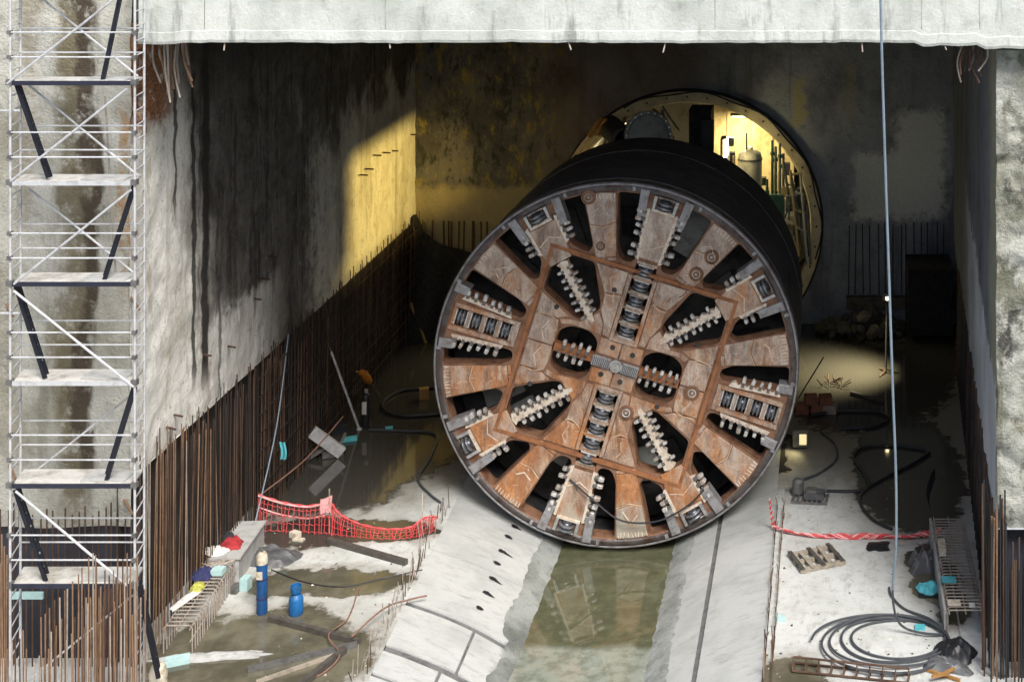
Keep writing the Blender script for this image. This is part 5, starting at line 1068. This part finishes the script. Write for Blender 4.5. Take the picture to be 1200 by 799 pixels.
for (dx, dy, dz, sx, sy, sz, rx_, ry_, rz_) in ((0, 0, .52, 1.15, .16, .34, 0, 42, 20), (-.32, .15, .24, .7, .45, .10, 0, -25, 30), (.28, .35, .35, .5, .4, .08, 10, -60, 0), (.1, .2, .12, .6, .3, .2, 0, 0, 25)):
    m = MB(); m.box((-sx / 2, -sy / 2, -sz / 2), (sx / 2, sy / 2, sz / 2), Matrix.Translation((p.x + dx, p.y + dy, dz)) @ Matrix.Rotation(R(rz_), 4, 'Z') @ Matrix.Rotation(R(ry_), 4, 'Y') @ Matrix.Rotation(R(rx_), 4, 'X')); part('plate', m, 'galvanised' if sz > .3 else 'iron_grey', mt)
for (px, py, w_, d_, h_, mtn, lab) in ((410, 516, .42, .2, .1, 'cyan_foam', 'cyan foam strip beside the foot of the leaning pole'), (456, 503, .22, .14, .08, 'cyan_foam', 'small cyan foam piece on the dark floor'), (497, 467, .3, .25, .35, 'timber_yellow', 'small yellow wooden block inside the hose loop'), (398, 508, .45, .3, .35, 'tarp_black', 'dark box on the floor left of the leaning pole foot')):
    p = F(px, py); m = MB(); m.box((-w_ / 2, -d_ / 2, 0), (w_ / 2, d_ / 2, h_), Matrix.Translation((p.x, p.y, 0.002)) @ Matrix.Rotation(.35, 4, 'Z')); solo('wood_block' if 'wood' in lab else 'dark_box' if 'dark box' in lab else 'foam_block', m, mtn, lab, 'block')
dr = thing('rock_drill', 'orange hand drill leaning behind the dark gas cylinder', 'drill', tuple(F(440, 470)))
a, b = P(424, 436, 45.0), F(447, 466); m = MB(); m.tube([a, a + (b - a) * .2, a + (b - a) * .36, a + (b - a) * .4], [.1, .15, .12, .05], 10); part('body', m, 'orange_paint', dr, True); rod('shaft', a + (b - a) * .38, b, 0.03, 'iron_grey', dr); rod('handle', a + Vector((-.2, 0, .02)), a + Vector((.2, 0, .02)), 0.03, 'orange_paint', dr)
m = MB(); m.tube(smooth_path([F(512, 455), F(470, 460), F(448, 475), F(462, 488), F(510, 487), F(545, 480)], 8), 0.05, 8); m.v = [(x, y, z + .055) for x, y, z in m.v]; solo('hose_loop', m, 'black_rubber', 'black hose loop on the dark floor left of the machine', 'hose', smooth=True)
m = MB(); m.tube(smooth_path([F(432, 505), F(470, 506), F(510, 510), F(505, 535), F(490, 562), F(503, 580), F(516, 590)], 8), 0.035, 8); m.v = [(x, y, z + .04) for x, y, z in m.v]; solo('floor_hose', m, 'hose_grey', 'grey hose winding from the dark cylinder towards the cradle edge', 'hose', smooth=True)
a, b = F(499, 402), P(481, 355, 52.0); tmp = thing('leaning_plank', 'thin orange plank leaning in the far left corner', 'plank', tuple(a)); m = bar_mb(a, b, .09, .06); part('board', m, 'timber_yellow', tmp)
m = MB(); a = P(484, 262, 53.3); b = P(562, 292, 53.3)
m.grid(lambda u, v: ((a.x - .1) + (b.x + 1.0 - a.x) * u, 53.2 - 1.4 * v * (1 + .2 * math.sin(u * 9)) + .12 * math.sin(u * 14 + v * 3), (a.z + (b.z - .25 - a.z) * u - .35 * math.sin(u * math.pi)) * (1 - v) + .02 + .5 * (1 - v) * math.exp(-((u - .06) / .06) ** 2)), 30, 16)
solo('black_tarpaulin', m, 'black_void', 'black tarpaulin draped over the bars in the far left corner', 'tarpaulin', smooth=True)

# ------------------------------------------------------------------ things on the right floor
random.seed(17)
cp = F(1040, 747); pts = []
for k in range(0, 4 * 28 + 16):
    a = R(-20 + k * 360 / 28); g_ = k / 28; rx = 1.02 + 0.13 * g_ + .03 * math.sin(k * .37); ry = 0.70 + 0.13 * g_ + .03 * math.cos(k * .29); ox = .30 - .1 * g_; pts.append(Vector((cp.x + ox + rx * math.cos(a), cp.y - .1 * g_ + ry * math.sin(a), .04 + .018 * g_ + .015 * math.sin(k * .5))))
top = [P(1032, -120, 28.6), P(1032, 0, 29.1), P(1036, 150, 29.5), P(1041, 300, 30.0), P(1046, 450, 30.4), P(1050, 560, 30.8), P(1050, 640, 31.1), P(1046, 690, 31.4), P(1050, 722, 31.6), P(1062, 736, 31.7)]
full = smooth_path(top + [Vector((pts[0].x - .35, pts[0].y + .25, .1))] + pts[2:], 5); m = MB(); m.tube(full[:36], 0.030, 7); m.cur = 1; m.tube(full[35:], 0.028, 7); solo('hanging_hose', m, ['cable_blue', 'hose_grey'], 'long blue-grey hose hanging from above and coiled on the right floor', 'hose', smooth=True)  # same hose in two tones: drop painted lit, coil darker and dirtier
m = MB(); m.tube(smooth_path([F(1042, 690) + Vector((0, 0, .04)), F(1045, 700) + Vector((0, 0, .04)), F(1060, 715) + Vector((0, 0, .04)), F(1090, 728) + Vector((0, 0, .06)), F(1106, 742) + Vector((0, 0, .05))], 8), 0.03, 7); solo('hose_tail', m, 'hose_grey', 'short grey hose end reaching the right side of the coil', 'hose', smooth=True)
# broken pallet
pc = F(957, 657); pl = thing('wooden_pallet', 'broken weathered wooden pallet on the pale right floor', 'pallet', tuple(pc))
PM = Matrix.Translation(pc) @ Matrix.Rotation(R(22), 4, 'Z')
for yv in (-.42, 0, .42): m = MB(); m.box((-.62, yv - .05, .02), (.62, yv + .05, .11), PM); part('bearer', m, 'timber_pale', pl)
for k, xv in enumerate((-.56, -.30, -.02, .22, .52)): m = MB(); m.box((xv - .055, -.5 + .1 * (k == 3), .114), (xv + .055, .5 - .15 * (k == 1), .138), PM @ Matrix.Rotation(random.uniform(-.06, .06), 4, 'Z')); part('slat', m, 'timber_pale' if k % 2 else 'timber_wet', pl)
for xv in (-.5, .1, .5): m = MB(); m.box((xv - .05, -.5, .0), (xv + .05, .5, .018), PM); part('slat', m, 'timber_pale', pl)
# pump
pp = F(949, 586); pu = thing('pump', 'small grey pump on a slatted frame beside the machine', 'pump', tuple(pp)); PM = Matrix.Translation(pp) @ Matrix.Rotation(R(-6), 4, 'Z')
for yv in (-.25, .25): m = MB(); m.box((-.5, yv - .03, .0), (.52, yv + .03, .07), PM); part('skid', m, 'iron_grey', pu)
for k in range(8): m = MB(); m.box((-.48 + k * .135, -.28, .072), (-.42 + k * .135, .28, .10), PM); part('slat', m, 'iron_grey', pu)
m = MB(); m.lathe([(0, .5), (.1, .5), (.17, .44), (.17, .12), (.0, .10)], PM @ Matrix.Translation((-.36, .22, 0)), 16); part('motor', m, 'iron_grey', pu, True)
m = MB(); m.box((-.15, -.2, .10), (.42, .2, .26), PM); part('housing', m, 'tarp_grey', pu)
m = MB(); m.box((-.1, -.14, .26), (.2, .1, .34), PM); part('valve_block', m, 'iron_grey', pu)
def floor_hose(pl_, r, mat, lab, z=None):
    m = MB(); pts = smooth_path([F(a, b) + Vector((0, 0, r + .004 if z is None else z)) for a, b in pl_], 8); m.tube(pts, r, 8); return solo('floor_hose', m, mat, lab, 'hose', smooth=True)
floor_hose([(934, 566), (960, 556), (980, 540), (978, 522), (962, 508)], .04, 'hose_grey', 'hose rising from the pump towards the lit work lamp')
floor_hose([(968, 577), (1000, 577), (1018, 572), (1010, 552), (1000, 538), (1012, 526), (1045, 523), (1085, 528)], .045, 'black_rubber', 'black hose snaking from the pump across the wet floor')
floor_hose([(1045, 622), (1022, 610), (1008, 590), (1015, 575), (1040, 560), (1070, 545), (1090, 532)], .045, 'black_rubber', 'black hose curving from the red net into the dark right side')
floor_hose([(950, 488), (985, 483), (1025, 484), (1042, 492), (1025, 501), (985, 504)], .05, 'black_rubber', 'flat hose loop on the floor in front of the blocks')
p = F(1030, 640); solo('black_cloth', mound(p.x, p.y, .002, .36, .28, .05, 23, 14, .2, 3), 'tarp_black', 'black cloth lying flat in front of the red net rope', 'cloth', smooth=True)
p = F(1052, 641); solo('plastic_sheet', mound(p.x, p.y, .002, .5, .22, .03, 24, 14, -.1, 3), 'board_grey', 'flat grey sheet beside the black cloth', 'sheet', smooth=True)
p = F(1084, 664); solo('tarpaulin_heap', mound(p.x, p.y, .002, .45, .4, .42, 25, 18, .3, 2.4), 'tarp_grey', 'folded grey tarpaulin heap by the right rebar cage', 'tarpaulin', smooth=True)
p = F(1090, 692); solo('cyan_foam_heap', mound(p.x, p.y, .05, .3, .3, .18, 26, 10, .3, 2.4), 'cyan_foam', 'bright cyan foam lump on a dark tray at right', 'foam'); 
m = MB(); m.box((p.x - .3, p.y - .35, .002), (p.x + .3, p.y + .3, .048)); solo('dark_tray', m, 'tarp_black', 'dark tray under the bright cyan foam lump', 'tray')
for (px, py, w_, d_, h_, mtn, lab) in ((913, 725, .28, .28, .03, 'pale_cyan', 'flat pale cyan tile at the right cradle edge'), (1078, 736, .24, .18, .06, 'cyan_foam', 'small cyan piece inside the hose coil')):
    p = F(px, py); m = MB(); m.box((p.x - w_ / 2, p.y - d_ / 2, .003), (p.x + w_ / 2, p.y + d_ / 2, h_)); solo('foam_block', m, mtn, lab, 'block')
# lattice girder
a, b = F(930, 783), F(1065, 797); lg = thing('lattice_girder', 'flat rusty lattice girder at the bottom right edge', 'girder', tuple((a + b) / 2))
d_ = (b - a); nv = Vector((-d_.y, d_.x, 0)).normalized() * .16
for s_ in (-1, 1): rod('chord', a + nv * s_ + Vector((0, 0, .04)), b + nv * s_ + Vector((0, 0, .04)), .025, 'rebar_rust', lg)
rod('chord', a + Vector((0, 0, .26)), b + Vector((0, 0, .26)), .025, 'rebar_rust', lg)
for k in range(10):
    c0 = a + d_ * (k / 9); rod('rung', c0 + nv + Vector((0, 0, .04)), c0 - nv + Vector((0, 0, .04)), .02, 'rebar_rust', lg, 6); rod('rung', c0 - nv + Vector((0, 0, .04)), c0 + Vector((0, 0, .26)), .018, 'rebar_rust', lg, 6)
# right cage, its boards and rags
cage('rebar_cage', 'low bench of rebar hoops against the right side wall', 2.78, 3.6, 31.6, 36.2, 0.62, 0.15, 'rebar_grey')
m = MB(); m.box((2.70, 31.7, 0), (2.755, 36.3, 0.56)); solo('kick_board', m, 'board_grey', 'grey board along the foot of the right hoop bench', 'board')
for (px, py, w_, d_, mtn, lab, nm_) in ((1104, 646, .16, .5, 'cap_white', 'white board standing on the far end of the right hoop bench', 'white_board'), (1118, 706, .3, .26, 'cap_white', 'white plastic piece lying on the right hoop bench', 'plastic_piece'), (1112, 679, .34, .3, 'cyan_foam', 'cyan foam sheet on the right hoop bench', 'foam_sheet'), (1139, 709, .14, .2, 'cloth_white', 'small white scrap right of the plastic piece', 'paper_scrap')):
    p = F(px, py, .645); m = MB(); m.box((p.x - w_ / 2, p.y - d_ / 2, .645), (p.x + w_ / 2, p.y + d_ / 2, .66 if nm_ != 'white_board' else .85)); solo(nm_, m, mtn, lab, 'board' if 'board' in nm_ else 'scrap')
a, b = F(1128, 758) + Vector((0, 0, .3)), P(1106, 622, 36.5); tmp = thing('leaning_pole', 'thin pale pole leaning along the right hoop bench', 'pole', (a.x, a.y, 0)); rod('shaft', (a.x, a.y, .02), b, .022, 'galvanised', tmp)
p = F(1115, 765); solo('membrane_fold', mound(p.x + .1, p.y, .002, 0.42, .5, .34, 31, 26, .4, 1.3), 'tarp_black', 'folded black membrane at the near end of the right hoop bench', 'membrane', smooth=True)
p = F(1108, 782); solo('membrane_fold', mound(p.x, p.y, .002, .55, .25, .22, 33, 16, -.2, 2.6), 'tarp_grey', 'grey crumpled sheet spilling from the black membrane', 'sheet', smooth=True)
for i, (a, b, c_, d) in enumerate(((1085, 786, 1125, 799), (1100, 797, 1118, 788), (1092, 800, 1112, 797))):
    p, q = F(a, b), F(c_, d); p.z = .04 + .05 * i; q.z = .04 + .06 * i; solo('wood_stick', bar_mb(p, q, .06, .05), 'timber_yellow', ['long orange stick below the grey crumpled sheet', 'short orange stick crossing the long one at bottom right', 'orange stick nearest the bottom edge at right'][i], 'stick')
m = MB()
m.grid(lambda u, v: (2.72 + .16 * math.sin(v * 7 + u * 2) * .5 + .12 * u, 36.6 + .5 * u, .02 + 1.6 * v), 6, 12); solo('hanging_sheet', m, 'tarp_black', 'narrow dark sheet hanging at the end of the red net rope', 'sheet', smooth=True)
# rear right: lamp stand, blocks, rubble, work lamp, sticks
p = F(1038, 437); ls = thing('lamp_stand', 'slim lamp stand on the lit floor patch behind the machine', 'lamp stand', tuple(p))
rod('pole', p, p + Vector((.05, 0, 2.6)), .035, 'iron_grey', ls)
for a in (0, 120, 240): rod('foot', p + Vector((0, 0, .12)), p + Vector((.45 * math.cos(R(a)), .45 * math.sin(R(a)), .02)), .03, 'rebar_rust', ls)
h_ = p + Vector((.05, 0, 2.6)); m = MB(); m.box((h_.x - .16, h_.y - .12, h_.z), (h_.x + .12, h_.y + .12, h_.z + .18)); part('lamp_head', m, 'iron_grey', ls)
m = MB(); m.box((h_.x - .05, h_.y - .13, h_.z + .03), (h_.x + .05, h_.y - .122, h_.z + .13)); part('lamp_glass', m, 'lamp_warm', ls)
warm_light('stand_light', h_ + Vector((-.25, 0, .05)), F(985, 436), 1700, .15, ang=96, blend=1.0, color=(1, .88, .55), parent=ls)
random.seed(31)
for i, (dx, dz, w_) in enumerate(((-.75, 0, .42), (-.3, 0, .42), (.15, 0, .42), (-.5, .28, .42), (-.02, .28, .42))):
    p = F(968, 482); m = MB(); m.box((-w_ / 2, -.2, 0), (w_ / 2, .2, .265), Matrix.Translation((p.x + dx, p.y + random.uniform(-.08, .08), dz + .003)) @ Matrix.Rotation(random.uniform(-.25, .25), 4, 'Z')); solo('block', m, 'brick_red' if i != 2 else 'timber_pale', ['reddish block at the bottom left of the small block pile', 'reddish block in the bottom middle of the small block pile', 'pale block at the right end of the small block pile', 'reddish block on top of the block pile, nearer the machine', 'reddish block on top of the block pile, nearer the lamp stand'][i], 'block', 'blocks piled on the dark floor')
rk = []
for s_ in range(4):
    m = MB(); bm = bmesh.new(); bmesh.ops.create_icosphere(bm, subdivisions=1, radius=1)
    vs_ = [v.co * (1 + .35 * mnoise.noise(v.co * 1.3 + Vector((s_ * 5, 0, 0)))) for v in bm.verts]; fs_ = [tuple(v.index for v in f.verts) for f in bm.faces]; bm.free(); m.add(vs_, fs_); rk.append(m.mesh('stone', 'stone'))
rb = thing('rubble_pile', 'pile of broken stones at the foot of the back wall', 'rubble', tuple(F(1005, 392)))
for i in range(46):
    p = F(960 + random.random() * 95, 372 + random.random() * 28); k = max(0, 1 - abs((p.x - F(1008, 390).x) / 1.6)); s_ = random.uniform(.12, .32); put('stone', random.choice(rk), rb, Matrix.Translation((p.x, min(p.y, 53.3), s_ * .5 + k * random.uniform(0, .7))) @ Matrix.Rotation(random.random() * 6, 4, (random.random(), random.random(), 1)) @ Matrix.Diagonal((s_ * 1.3, s_, s_ * .8, 1)))
p = F(939, 527); wk = thing('work_lamp', 'lit yellow work lamp box on the floor beside the machine', 'lamp', tuple(p))
m = MB(); m.box((p.x - .26, p.y, .08), (p.x + .22, p.y + .3, .60)); part('housing', m, 'iron_grey', wk)
m = MB(); m.box((p.x - .06, p.y - .012, .16), (p.x + .16, p.y - .002, .48)); part('lens', m, 'lamp_dim', wk)
for dx in (-.22, .22): rod('leg', (p.x + dx, p.y + .15, 0), (p.x + dx, p.y + .15, .09), .03, 'iron_grey', wk)
warm_light('work_light', p + Vector((-.1, -.1, .45)), p + Vector((-.6, -.6, .0)), 14, .12, ang=130, blend=.8, color=(1, .85, .45), parent=wk)
a, b = F(936, 466), P(965, 412, 46); tmp = thing('leaning_stick', 'thin dark stick leaning beside the lit floor patch', 'stick', tuple(a)); rod('shaft', a, (b.x, a.y + .5, 1.2), .025, 'timber_wet', tmp)
a, b = F(997, 462), F(1035, 472); m = bar_mb(a + Vector((0, 0, .06)), b + Vector((0, 0, .06)), .1, .1); solo('beam', m, 'timber_wet', 'short dark beam right of the small block pile', 'beam')
m = MB(); random.seed(2)
for i in range(14):
    p = F(962 + random.random() * 25, 448 + random.random() * 8); a = random.random() * 3; d_ = Vector((math.cos(a) * .35, math.sin(a) * .3, .12)); m.tube([p + Vector((0, 0, .05)), p + d_ + Vector((0, 0, .1))], .02, 4)
solo('wire_heap', m, 'rebar_rust', 'tangled heap of wire behind the small block pile', 'wire')
